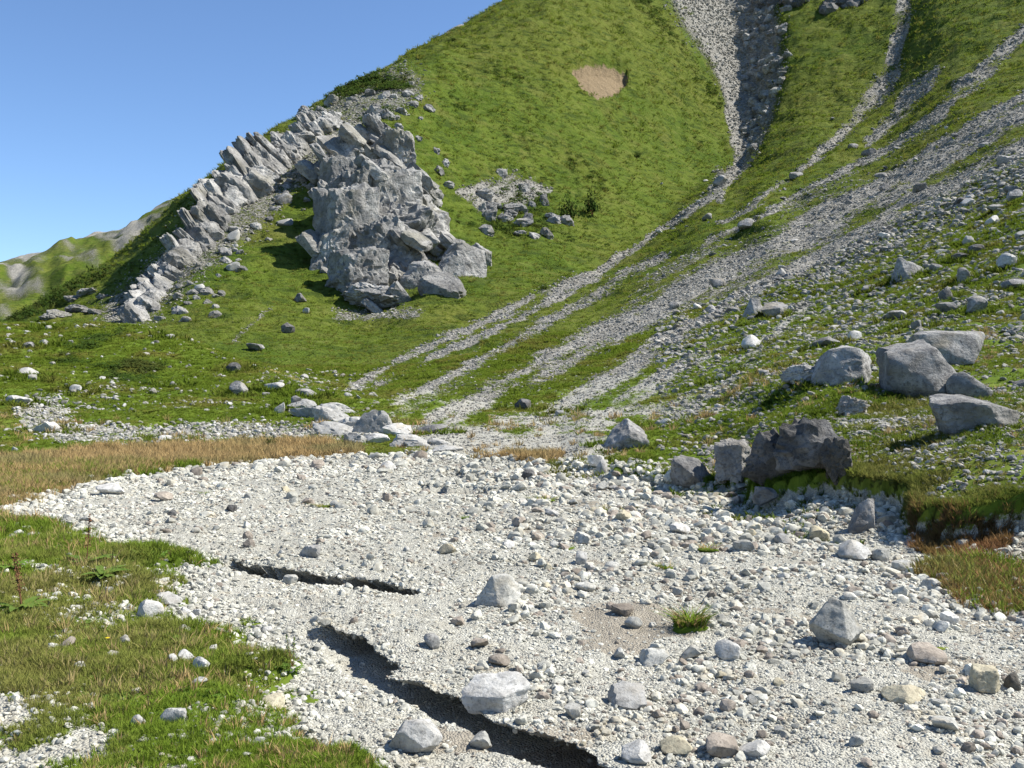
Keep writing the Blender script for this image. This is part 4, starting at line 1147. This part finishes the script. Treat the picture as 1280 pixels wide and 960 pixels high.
def finish_labels():
    """each loose stone is told by its colour and by the marked boulder it lies next to"""
    keys = {}
    for o, word, noun in _strewn_list:
        u = CU + F * o.location.x / o.location.y; v = CV - (o.location.z - EYE) * F / o.location.y
        best = min(LAND, key=lambda q: math.hypot(q[0] - u, (q[1] - v) * 1.3))
        du, dv = u - best[0], v - best[1]
        side = ('left of' if du < 0 else 'right of') if abs(du) > abs(dv) * 1.2 else ('behind' if dv < 0 else 'in front of')
        px = max(o.scale) * 2 * F / o.location.y
        word = ('little ' if px < 7.5 else 'bigger ' if px > 13 else '') + word
        keys.setdefault((word, noun, side, best[2]), []).append((math.hypot(du, dv), o))
    for (word, noun, side, ph), lst in keys.items():
        lst.sort(key=lambda t: t[0])
        for i, (_, o) in enumerate(lst):
            rank = '' if len(lst) == 1 else (ORD + ['eleventh nearest', 'twelfth nearest', 'thirteenth nearest', 'fourteenth nearest'])[min(i, 13)] + ' '
            lab_ = ('%sloose %s %s %s the %s' % (rank, word, noun, side, ph)).strip()
            o['label'] = lab_ if len(lab_.split()) <= 16 else lab_.replace('loose ', '')
_strewn_list = []
def strew(n, weight, smin, smax, power, lib_kinds, name, label, cat, group, zrange=(.5, .9)):
    x, y, z, r, c = scatter(weight, n * 3)
    done = 0
    for i in range(len(x)):
        if done >= n: break
        if np.min(np.hypot(tk[:, 0] - x[i], tk[:, 1] - y[i])) < .012 * y[i] + .05: continue
        s = smin * (smax / smin) ** (random.random() ** power) * y[i] / F / 2      # sizes as seen: smin..smax
        k = random.choice(lib_kinds)
        me = random.choice(PICK[k])
        sz = s * random.uniform(*zrange)
        o = put(name, me, (x[i], y[i], z[i] + sz * .55), (random.uniform(-.3, .3), random.uniform(-.3, .3), random.uniform(0, 6.28)), (s * random.uniform(.8, 1.3), s, sz))
        tag(o, label, cat, group)
        _strewn_list.append((o, WORD[k], name))
        done += 1
rise = (Y > 12.0) * (sd > .3) & (UU > 820) & (UU < 1300) & (VV > 150)
strew(185, rise * nb_ * (.3 + sstep(-.1, .3, fbm2(X * .25, Y * .25, 3, 201))) / Y ** 2.1, 5, 20, 2.2, ['rock', 'rock', 'white', 'rock'], 'rock', 'loose grey rock scattered in the grass of the right boulder slope', 'rock', 'loose rocks of the right boulder slope')
strew(40, (Y > 25) * (Y < 76) * (UU < 440) * (UU > -20) * (.3 + belt * 3 + spot * 3) * nb_ / Y, 5, 11, 2.0, ['white', 'rock', 'white'], 'rock', 'loose pale rock scattered over the grassy hummock and its stony foot', 'rock', 'loose rocks of the hummock')
strew(120, (sd < -.15) * ~NOSTONE * (VV > 585) * (VV < 965) * (UU > 20) * (UU < 1290) * np.where(UU > 600, 1.0, .35) / Y ** .8, 8, 24, 2.2, ['stone', 'stone', 'white', 'stone', 'brown', 'yellow', 'stone'], 'stone', 'loose angular stone on the pale gravel of the dry stream bed', 'stone', 'loose stones of the gravel bed')

finish_labels()

# ------------------------------------------------------------------ gravel, scree, rubble
GL = rock_lib('pebble', 12, 2, [M['pebble']], 6000, rough=.02, planes=8, chips=8)
GLb = rock_lib('brown_pebble', 3, 2, [M['stone_brown']], 6200, rough=.02, planes=8, chips=8)
SL = rock_lib('scree', 8, 2, [M['scree']], 6400, rough=.02, planes=7, chips=8)
def strewn(name, weight, n, smin, smax, power, meshes, label, cat, zmul=(.45, .85), sink=.35, dk=1.0, bypx=False):
    x, y, z, r, c = scatter(weight, n)
    s = smin * (smax / smin) ** (rng.random(n) ** power)
    if bypx: s = s * y / F / 2
    sz = s * rng.uniform(*zmul, n)
    pts = np.stack([x, y, z + sz * (1 - 2 * sink)], 1)
    rot = np.stack([rng.normal(0, .35, n), rng.normal(0, .35, n), rng.uniform(0, 6.28, n)], 1)
    scl = np.stack([s * rng.uniform(.8, 1.35, n), s, sz], 1)
    return instancer(name, pts, rot, scl, rng.integers(0, len(meshes), n), meshes, label, cat)
bedw = bed * ~NOSTONE * ((UU < 880) | (sd < -.06)) * (Y < 40) * (1 - .75 * np.clip(dirt * 1.3, 0, 1))
clump = (.35 + 1.3 * sstep(-.2, .4, fbm2(X * 1.3, Y * 1.3, 3, 211))) * np.where(UU > 560, 1.25, .8)
strewn('gravel', bedw * clump / Y ** 1.35, 270000, 1.3, 7.0, 3.0, GL + GLb[:1], 'pale pebbles and cobbles covering the dry stream bed', 'gravel', bypx=True, zmul=(.3, .65), sink=.42)
strewn('cobbles', bedw * clump ** 2 * np.where(UU > 640, 2.2, .5) / Y ** 1.0, 5000, 6, 18, 2.2, GL + GLb, 'fist-sized angular cobbles scattered over the gravel bed', 'gravel', bypx=True, sink=.28)
def face_stones():
    x, y, z, r, c = scatter(FACE * (Y < 30), 2600)
    n = len(x)
    dep_ = LIPZ[r, c]
    s_ = (2.5 * 4.2 ** (rng.random(n) ** 1.8)) * y / F / 2
    # height of the lip beside each place
    lz = np.maximum.reduce([ground_z(x + dx, y + dy) for dx, dy in ((0, 0), (.08, .06), (.14, .12), (.06, .14))])
    zz_ = lz - rng.random(n) ** 2 * dep_ * .22
    pts = np.stack([x + .02, y + .02, zz_ - s_ * .2], 1)
    rot = rng.uniform(0, 6.28, (n, 3)); scl = np.stack([s_ * rng.uniform(.8, 1.3, n), s_, s_ * rng.uniform(.5, .9, n)], 1)
    keep = (dep_ > .04) & (z > lz - .06)
    instancer('channel_stones', pts[keep], rot[keep], scl[keep], rng.integers(0, len(GL), keep.sum()), GL, 'stones sticking out of the washed-out channel edges in the gravel', 'gravel')
face_stones()
edge = np.exp(-(sd / .35) ** 2) * (sd < 3) * (Y < 40) * ((UU < 880) | (sd < .02))
mw = (np.clip(gravel, 0, 1) * nb_ * (Y < 24) * (UU < 540) + edge * .8)
strewn('path_stones', mw / Y, 20000, 2.0, 12, 2.0, GL, 'small stones on the bare patches of the near meadow', 'gravel', bypx=True)
sw = np.clip(gravel, 0, 1) ** 1.5 * (Y > 24) * (Y < 620) * (1 - cool * .5)
strewn('scree', sw / Y ** 1.55, 130000, .9, 4.2, 2.4, SL, 'grey scree stones running down the mountain in streaks', 'scree', bypx=True)
rw = rise * nb_ * (.35 + 1.0 * (Y < 22) + sstep(0, .4, fbm2(X * .4, Y * .4, 3, 221))) * (VV > np.interp(UU, [820, 1000, 1280], [400, 340, 190]))
strewn('rubble', rw / Y ** 1.5, 28000, 2.0, 10.0, 2.4, SL + LIB[:4], 'small pale stones sprinkled through the grass of the right slope', 'rubble', bypx=True)
hw_ = (Y > 24) * (Y < 76) * (UU < 470) * nb_ * (.05 + belt * 2.2 + spot * 2 + .3 * sstep(.2, .5, fbm2(X * .3, Y * .3, 3, 223)))
strewn('hummock_stones', hw_ / Y, 8000, 2.0, 8, 2.0, [m for m in LIBW[:4]] + SL, 'whitish stones sprinkled over the hummock and its stony foot', 'rubble', bypx=True)

# ------------------------------------------------------------------ grass
def tuft_mesh(name, seed, blades, mat, lean=.5, width=.035, spread=.30, curl=.5):
    r = np.random.default_rng(seed)
    co, fa = [], []
    for b in range(blades):
        a = r.uniform(0, 6.28); ra_ = spread * math.sqrt(r.random())
        bx, by = ra_ * math.cos(a), ra_ * math.sin(a)
        dirn = a + r.normal(0, .7)
        h = r.uniform(.45, 1.0); le = abs(r.normal(lean, .25)) * h
        w = width * r.uniform(.7, 1.3)
        tw = r.uniform(0, 3.14)
        wx, wy = w * math.cos(tw), w * math.sin(tw)
        i0 = len(co)
        for k, t in enumerate((0, .5, 1.0)):
            q = t ** (1 + curl)
            px, py, pz = bx + math.cos(dirn) * le * q, by + math.sin(dirn) * le * q, h * t * (1 - .25 * q * lean)
            ww = (1, .75, .0)[k]
            if k < 2: co += [(px - wx * ww, py - wy * ww, pz), (px + wx * ww, py + wy * ww, pz)]
            else: co += [(px, py, pz)]
        fa += [(i0, i0 + 1, i0 + 3, i0 + 2), (i0 + 2, i0 + 3, i0 + 4)]
    return mesh_from(name, co, fa, mat, True)
TG = [tuft_mesh('grass_tuft', 7000 + i, 18, M['grass']) for i in range(6)]
TT = [tuft_mesh('turf_tuft', 7100 + i, 16, M['turf'], lean=.7, width=.07, spread=.6) for i in range(5)]
TS = [tuft_mesh('straw_tuft', 7200 + i, 16, M['straw'], lean=.45, width=.03) for i in range(4)]
TR = [tuft_mesh('rust_tuft', 7300 + i, 18, M['rust'], lean=.5, width=.03) for i in range(4)]
def grass(name, weight, n, smin, smax, meshes, label, cat='grass', flat_=1.0, bypx=False):
    x, y, z, r, c = scatter(weight, n)
    s = rng.uniform(smin, smax, n)
    if bypx: s = s * y / F
    pts = np.stack([x, y, z - s * .06], 1)
    rot = np.stack([rng.normal(0, .15, n), rng.normal(0, .15, n), rng.uniform(0, 6.28, n)], 1)
    scl = np.stack([s, s, s * flat_ * rng.uniform(.7, 1.2, n)], 1)
    return instancer(name, pts, rot, scl, rng.integers(0, len(meshes), n), meshes, label, cat)
ok = np.clip(1 - gravel * 1.25, 0, 1) * (sd > .12) * np.where((UU < 600) & (Y < 22), .30 + .70 * sstep(.0, .6, np.minimum(sd, 2) + .6 * fbm2(X * 2.5, Y * 2.5, 3, 271)), 1) * np.clip(1 - dirt, 0, 1)
dryc = np.clip(dry * 1.3, 0, 1)
grass('grass', ok * (1 - .8 * dryc) * (Y < 24) * (UU < 700) * (.25 + sstep(-.35, .25, fbm2(X * 2.2, Y * 2.2, 3, 261))) / Y ** 1.4, 62000, 4, 16, TG, 'short green grass of the near meadow', bypx=True)
grass('meadow_straw', ok * (Y < 16) * (UU < 620) * (.2 + dryc) / Y ** 1.4, 1500, 10, 26, TS, 'thin straw-coloured stalks among the near meadow grass', bypx=True)
grass('hummock_grass', ok * (1 - .9 * dryc) * (Y >= 18) * (Y < 82) * (UU < 660) / Y ** 1.4, 45000, 4, 9, TT, 'green grass covering the hummock', flat_=.45, bypx=True)
grass('slope_grass', ok * (1 - .6 * dryc) * (Y < 95) * (UU >= 600) * (.2 + sstep(-.3, .2, fbm2(X * .6, Y * .6, 3, 263))) / Y ** 1.4, 60000, 3.5, 9, TT, 'green grass growing between the stones of the right slope', flat_=.5, bypx=True)
grass('mountain_grass', ok * (Y >= 75) * (1 - cool) / Y ** 1.6, 60000, 3, 7, TT, 'tussocky alpine grass of the mountainside', flat_=.6, bypx=True)
grass('dry_grass', np.clip(dry - .35, 0, 1) * nb_ * (Y < 45) * (sd > .05) / Y ** 1.2, 26000, 6, 16, TS, 'straw-coloured dry grass along the far side of the gravel bed', bypx=True)
bankw = np.exp(-((sd - .22) / .22) ** 2) * (sd > .0) * (sd < 3) * (Y < 24)
grass('bank_grass', bankw * (UU > 880) / Y, 6000, 5, 13, TG, 'grass overhanging the top of the right bank', bypx=True)
grass('bank_top_grass', ok * (Y > 12.5) * (Y < 24) * (UU > 960) * (.15 + sstep(-.2, .3, fbm2(X * 1.2, Y * 1.2, 3, 281))), 9000, 4, 11, TG + TT + TS[:1], 'uneven grass on top of the right bank', bypx=True)
rustw = (sstep(40, 10, np.abs(VV - 672)) * (UU > 1140) * (UU < 1265) * (Y < 17) * (sd < .22) * (sd > -.40))
grass('rust_grass', rustw, 1500, 8, 18, TR, 'rusty red dry grass hanging below the right bank', bypx=True)
pt = poly_sd(X, Y, [flat(1150, 712), flat(1200, 702), flat(1290, 712), flat(1420, 715), flat(1420, 775), flat(1270, 768), flat(1205, 752), flat(1165, 732)])
patch = (Y < 16) * sstep(.12, -.12, pt + .15 * fbm2(X * 3, Y * 3, 3, 231))
grass('grass_patch', patch, 3200, 9, 26, TG + TR + TS[:2], 'long green and rusty grass patch at the right edge of the gravel', bypx=True)

ringp = []
for o in list(COL.objects):
    if o.get('category') in ('boulder', 'rock') and o.location.y < 75 and o.get('group') in (SLOPE, None):
        c_ = o.location; dims = o.dimensions if o.type == 'MESH' else Vector((2.2, 1.6, 1))
        R0 = max(dims.x, .2) * .5
        for q in range(int(16 + R0 * 26)):
            a_ = random.uniform(0, 6.28); rr = R0 * random.uniform(.75, 1.15)
            ringp.append((c_.x + math.cos(a_) * rr, c_.y + math.sin(a_) * rr * .85))
ringp = np.array(ringp)
rz_ = ground_z(ringp[:, 0], ringp[:, 1]); nn_ = len(ringp)
rs_ = rng.uniform(5, 12, nn_) * ringp[:, 1] / F
instancer('boulder_grass', np.stack([ringp[:, 0], ringp[:, 1], rz_ - .01], 1), np.stack([rng.normal(0, .2, nn_), rng.normal(0, .2, nn_), rng.uniform(0, 6.28, nn_)], 1), np.stack([rs_, rs_, rs_], 1), rng.integers(0, len(TT), nn_), TT, 'tufts of grass grown up around the feet of the boulders', 'grass')
# shrubby ground cover
def leaf_clump(name, seed, n, mat, size=.16, flat_=.7, shell=.55):
    r = np.random.default_rng(seed)
    co, fa = [], []
    for i in range(n):
        d = r.normal(size=3); d /= np.linalg.norm(d); d[2] = abs(d[2])
        p = d * r.uniform(shell, 1.0) * np.array([1, 1, flat_]) * (1 + .25 * math.sin(3 * math.atan2(d[1], d[0]) + seed))
        a = r.normal(size=3); a /= np.linalg.norm(a)
        b = np.cross(a, d + .3 * r.normal(size=3)); b /= np.linalg.norm(b) + 1e-9
        s = size * r.uniform(.6, 1.3)
        i0 = len(co)
        co += [p - a * s, p + b * s * .5, p + a * s, p - b * s * .5]
        fa += [(i0, i0 + 1, i0 + 2, i0 + 3)]
    return mesh_from(name, co, fa, mat)
CL = [leaf_clump('leaf_clump', 8000 + i, 90, M['shrub']) for i in range(4)]
HB = [leaf_clump('herb', 8100 + i, 16, M['weed'], .42, .5, .3) for i in range(3)]
grass('herbs', ok * (Y < 16) * (UU < 620) * sstep(-.1, .4, fbm2(X * 1.6 + 8, Y * 1.6, 3, 267)) / Y ** 1.3, 3800, 4, 9, HB, 'small broad-leaved herbs in the near meadow', 'herbs', .7, True)
hs = sstep(60, 15, np.hypot((UU - 140) * .75, (VV - 450) * 1.5)) * (Y > 40) * (Y < 76) * sstep(0, .3, fbm2(X * .25, Y * .25, 3, 241))
grass('heath', hs / Y, 260, 7, 14, CL, 'low dark green heath shrubs on the hummock', 'shrubbery', .5, True)
pine = sstep(26, 6, line_sd(UU, VV, [(-30, 410, 1), (20, 402, 1), (60, 383, 1), (100, 360, 1), (125, 345, 1)])[0] * 2) * (Y > 100) * (Y < 215)
grass('dwarf_pine', pine / Y, 420, 6, 12, CL, 'dark dwarf pine thicket along the left spur', 'shrubbery', .9, True)
cw = (sstep(40, 14, np.hypot((UU - 470) * .55, VV - 122)) + .5 * sstep(34, 10, np.hypot((UU - 640) * .6, VV - 262))) * (Y > 150) * sstep(-.05, .3, fbm2(X * .06, Y * .06, 3, 243))
grass('crest_shrubs', cw / Y, 1000, 4, 10, CL, 'dark shrubs growing between the rocks of the mountainside', 'shrubbery', .8, True)
hw2 = (Y > 200) * (UU > 560) * (UU < 900) * sstep(.25, .5, fbm2(X * .05, Y * .05, 4, 245)) * ok
grass('hill_shrubs', hw2 / Y, 900, 2.5, 7, CL, 'small dark bushes dotting the green hill', 'shrubbery', .6, True)

tw = ok * (Y > 110) * sstep(-.1, .45, fbm2(X * .08, Y * .02, 4, 291)) * (1 - cool)
grass('tussocks', tw / Y ** 1.3, 9000, 1.6, 4.0, CL, 'dark tussocks and dwarf shrubs freckling the mountainside', 'tussocks', .4, True)

# ------------------------------------------------------------------ single plants
def shrub(u, vb, w, h, label, seed):
    c = hit(u, vb); k = c.y / F
    e = bpy.data.objects.new('shrub', None); COL.objects.link(e); e.location = c
    tag(e, label, 'shrub', 'single shrubs')
    put('foliage', leaf_clump('foliage', seed, 420, M['shrub'], .10, 1.0, .35), (0, 0, h * k * .15), (0, 0, 0), (w * k / 2, w * k / 2, h * k * .85), e)
    co, fa = [], []
    for j in range(5):
        a = j * 1.26; i0 = len(co); r0 = .012 * w * k
        for (t, rr) in ((0, 1), (1, .4)):
            for q in range(4):
                an = q * 1.571
                co.append((math.cos(a) * t * w * k * .25 + math.cos(an) * r0 * rr, math.sin(a) * t * w * k * .25 + math.sin(an) * r0 * rr, t * h * k * .6))
        fa += [(i0 + q, i0 + (q + 1) % 4, i0 + 4 + (q + 1) % 4, i0 + 4 + q) for q in range(4)]
    put('stem', mesh_from('stem', co, fa, M['seed']), (0, 0, 0), (0, 0, 0), (1, 1, 1), e)
shrub(740, 270, 26, 34, 'blue-green bush on the hill right of the broken outcrop', 1)
shrub(712, 276, 32, 32, 'dark bush standing in for the shaded hollow at the right end of the broken outcrop', 2)  # dark foliage put in where the cave hollow is only shade
shrub(796, 198, 14, 10, 'lone dark bush on the green hill below the turf slide', 3)
shrub(680, 362, 14, 8, 'little dark bush above the stream line on the green hill', 4)
shrub(338, 561, 20, 18, 'bright green bush in the dry grass beyond the gravel bed', 5)

def grass_clump(u, vb, w, h, label, seed, mats, n=70):
    c = hit(u, vb); k = c.y / F
    e = bpy.data.objects.new('grass_clump', None); COL.objects.link(e); e.location = c + Vector((0, w * k * .2, 0))
    tag(e, label, 'grass clump', 'grass clumps on the gravel bed')
    for j, m in enumerate(mats):
        put('blades', tuft_mesh('blades', seed + j, n // len(mats), M[m], lean=.9, width=.022, spread=.42, curl=.9), (0, 0, -.02), (0, 0, 0), (w * k * .62, w * k * .5, h * k), e)
    r = np.random.default_rng(seed)
    p, f = rock_shape(seed, 2, 14, .08)
    put('sod', mesh_from('sod', p, f, M['near_ground'], True), (0, 0, 0), (0, 0, 0), (w * k * .38, w * k * .3, h * k * .22), e)
for (u, vb, w, h, lab, mats, n) in [
        (866, 790, 64, 46, 'arching yellow-green grass clump below the silt patch', ['grass', 'straw', 'grass'], 330),
        (886, 690, 36, 18, 'yellow-green grass clump on the right part of the gravel', ['grass', 'straw'], 120),
        (832, 712, 30, 16, 'dry grass clump left of the yellow-green one', ['straw', 'grass'], 100),
        (678, 628, 44, 12, 'low grass clump at the far side of the gravel', ['grass'], 100),
        (758, 640, 22, 16, 'olive grass clump beside the dark far stones', ['grass', 'straw'], 90),
        (785, 640, 26, 10, 'low olive grass clump right of the upright one', ['grass'], 80),
        (712, 687, 30, 9, 'small bright green plant patch in mid gravel', ['weed'], 80),
        (410, 635, 44, 10, 'low grass clump on the left of the far gravel', ['grass', 'straw'], 100),
        (582, 648, 18, 8, 'tiny grass clump in the far middle gravel', ['grass'], 60),
        (255, 618, 20, 8, 'tiny grass clump on the left far gravel', ['grass'], 60),
        (1180, 812, 24, 7, 'tiny green sprout beside the brown stone', ['weed'], 50)]:
    grass_clump(u, vb, w, h, lab, 9000 + u, mats, n)

def dock(u, vb, h, label, seed, leaves=12, stalks=1, leafy=1.0, stalk_mat='seed'):
    """a broad-leaved weed: a rosette of long leaves and a brown seed stalk"""
    c = hit(u, vb); k = c.y / F; H = h * k
    r = np.random.default_rng(seed)
    e = bpy.data.objects.new('dock_plant', None); COL.objects.link(e); e.location = c
    tag(e, label, 'plant', 'broad-leaved weeds of the near meadow')
    for j in range(leaves):
        a = r.uniform(0, 6.28); L = H * r.uniform(.35, .6) * leafy; W = L * .16; up = r.uniform(.3, .9)
        co = []
        for t in (0, .25, .5, .75, 1):
            rr = L * t; z = L * up * t * (1.1 - .7 * t)
            ww = W * math.sin(math.pi * min(t * .9 + .08, 1)) + .001
            cx, cy2 = math.cos(a) * rr, math.sin(a) * rr
            co += [(cx - math.sin(a) * ww, cy2 + math.cos(a) * ww, z + ww * .35), (cx, cy2, z), (cx + math.sin(a) * ww, cy2 - math.cos(a) * ww, z + ww * .35)]
        fa = []
        for s_ in range(4):
            b = s_ * 3
            fa += [(b, b + 1, b + 4, b + 3), (b + 1, b + 2, b + 5, b + 4)]
        put('leaf', mesh_from('leaf', co, fa, M['weed'], True), (0, 0, 0), (0, 0, 0), (1, 1, 1), e)
    for j in range(stalks):
        lx, ly = r.normal(0, .12, 2) * H
        co, fa = [], []
        for t in (0, 1):
            for q in range(5):
                an = q * 1.2566
                co.append((lx * t + math.cos(an) * H * .012 * (1 - .6 * t), ly * t + math.sin(an) * H * .012 * (1 - .6 * t), H * t))
        fa += [(q, (q + 1) % 5, 5 + (q + 1) % 5, 5 + q) for q in range(5)]
        st = put('stalk', mesh_from('stalk', co, fa, M['seed']), (0, 0, 0), (0, 0, 0), (1, 1, 1), e)
        co, fa = [], []
        for q in range(90):
            t = r.uniform(.35, 1.0); rad = H * .055 * (1.15 - t) * 2
            p = np.array([lx * t, ly * t, H * t]) + r.normal(0, .5, 3) * rad * np.array([1, 1, .6])
            a_ = r.normal(size=3); a_ /= np.linalg.norm(a_); b_ = np.cross(a_, r.normal(size=3)); b_ /= np.linalg.norm(b_)
            s_ = H * .022; i0 = len(co)
            co += [p - a_ * s_, p + b_ * s_ * .6, p + a_ * s_, p - b_ * s_ * .6]; fa += [(i0, i0 + 1, i0 + 2, i0 + 3)]
        put('seed_head', mesh_from('seed_head', co, fa, M[stalk_mat]), (0, 0, 0), (0, 0, 0), (1, 1, 1), st)
dock(128, 722, 62, 'leafy dock plant with bright leaves at the left edge of the gravel', 11, 22, 0, 1.0)
dock(108, 708, 66, 'dock plant with a tall thin brown stalk left of the gravel', 12, 10, 1)
dock(28, 765, 76, 'dock plant with a thick reddish seed stalk at the left', 13, 16, 2)
dock(60, 690, 34, 'low leafy dock plant between the stalk and the frame edge', 17, 14, 0, 1.0)
dock(16, 712, 40, 'small leafy dock plant at the left frame edge', 14, 16, 0, 1.2)
dock(366, 838, 44, 'wiry thistle-like weed growing at the meadow edge of the gravel', 15, 14, 2, .7, 'weed')
dock(350, 835, 26, 'low dark weed beside the wiry one at the gravel edge', 16, 16, 0, .9)
fl = bpy.data.objects.new('flower', None); COL.objects.link(fl)
pb = hit(131, 838); fl.location = pb
tag(fl, 'single yellow flower on a thin stem in the near meadow', 'flower')
kf = pb.y / F
co = [(math.cos(q * 2.09) * .002, math.sin(q * 2.09) * .002, 0) for q in range(3)] + [(math.cos(q * 2.09) * .0015 + .02, math.sin(q * 2.09) * .0015, 40 * kf) for q in range(3)]
put('stem', mesh_from('stem', co, [(q, (q + 1) % 3, 3 + (q + 1) % 3, 3 + q) for q in range(3)], M['grass']), (0, 0, 0), (0, 0, 0), (1, 1, 1), fl)
for q in range(9):
    a = q * .698; R_ = 3.4 * kf
    co = [(0, 0, 0), (R_ * .6 * math.cos(a - .3), R_ * .6 * math.sin(a - .3), R_ * .35), (R_ * math.cos(a), R_ * math.sin(a), R_ * .25), (R_ * .6 * math.cos(a + .3), R_ * .6 * math.sin(a + .3), R_ * .35)]
    put('petal', mesh_from('petal', co, [(0, 1, 2, 3)], M['petal']), (.02, 0, 40 * kf), (0, 0, 0), (1, 1, 1), fl)
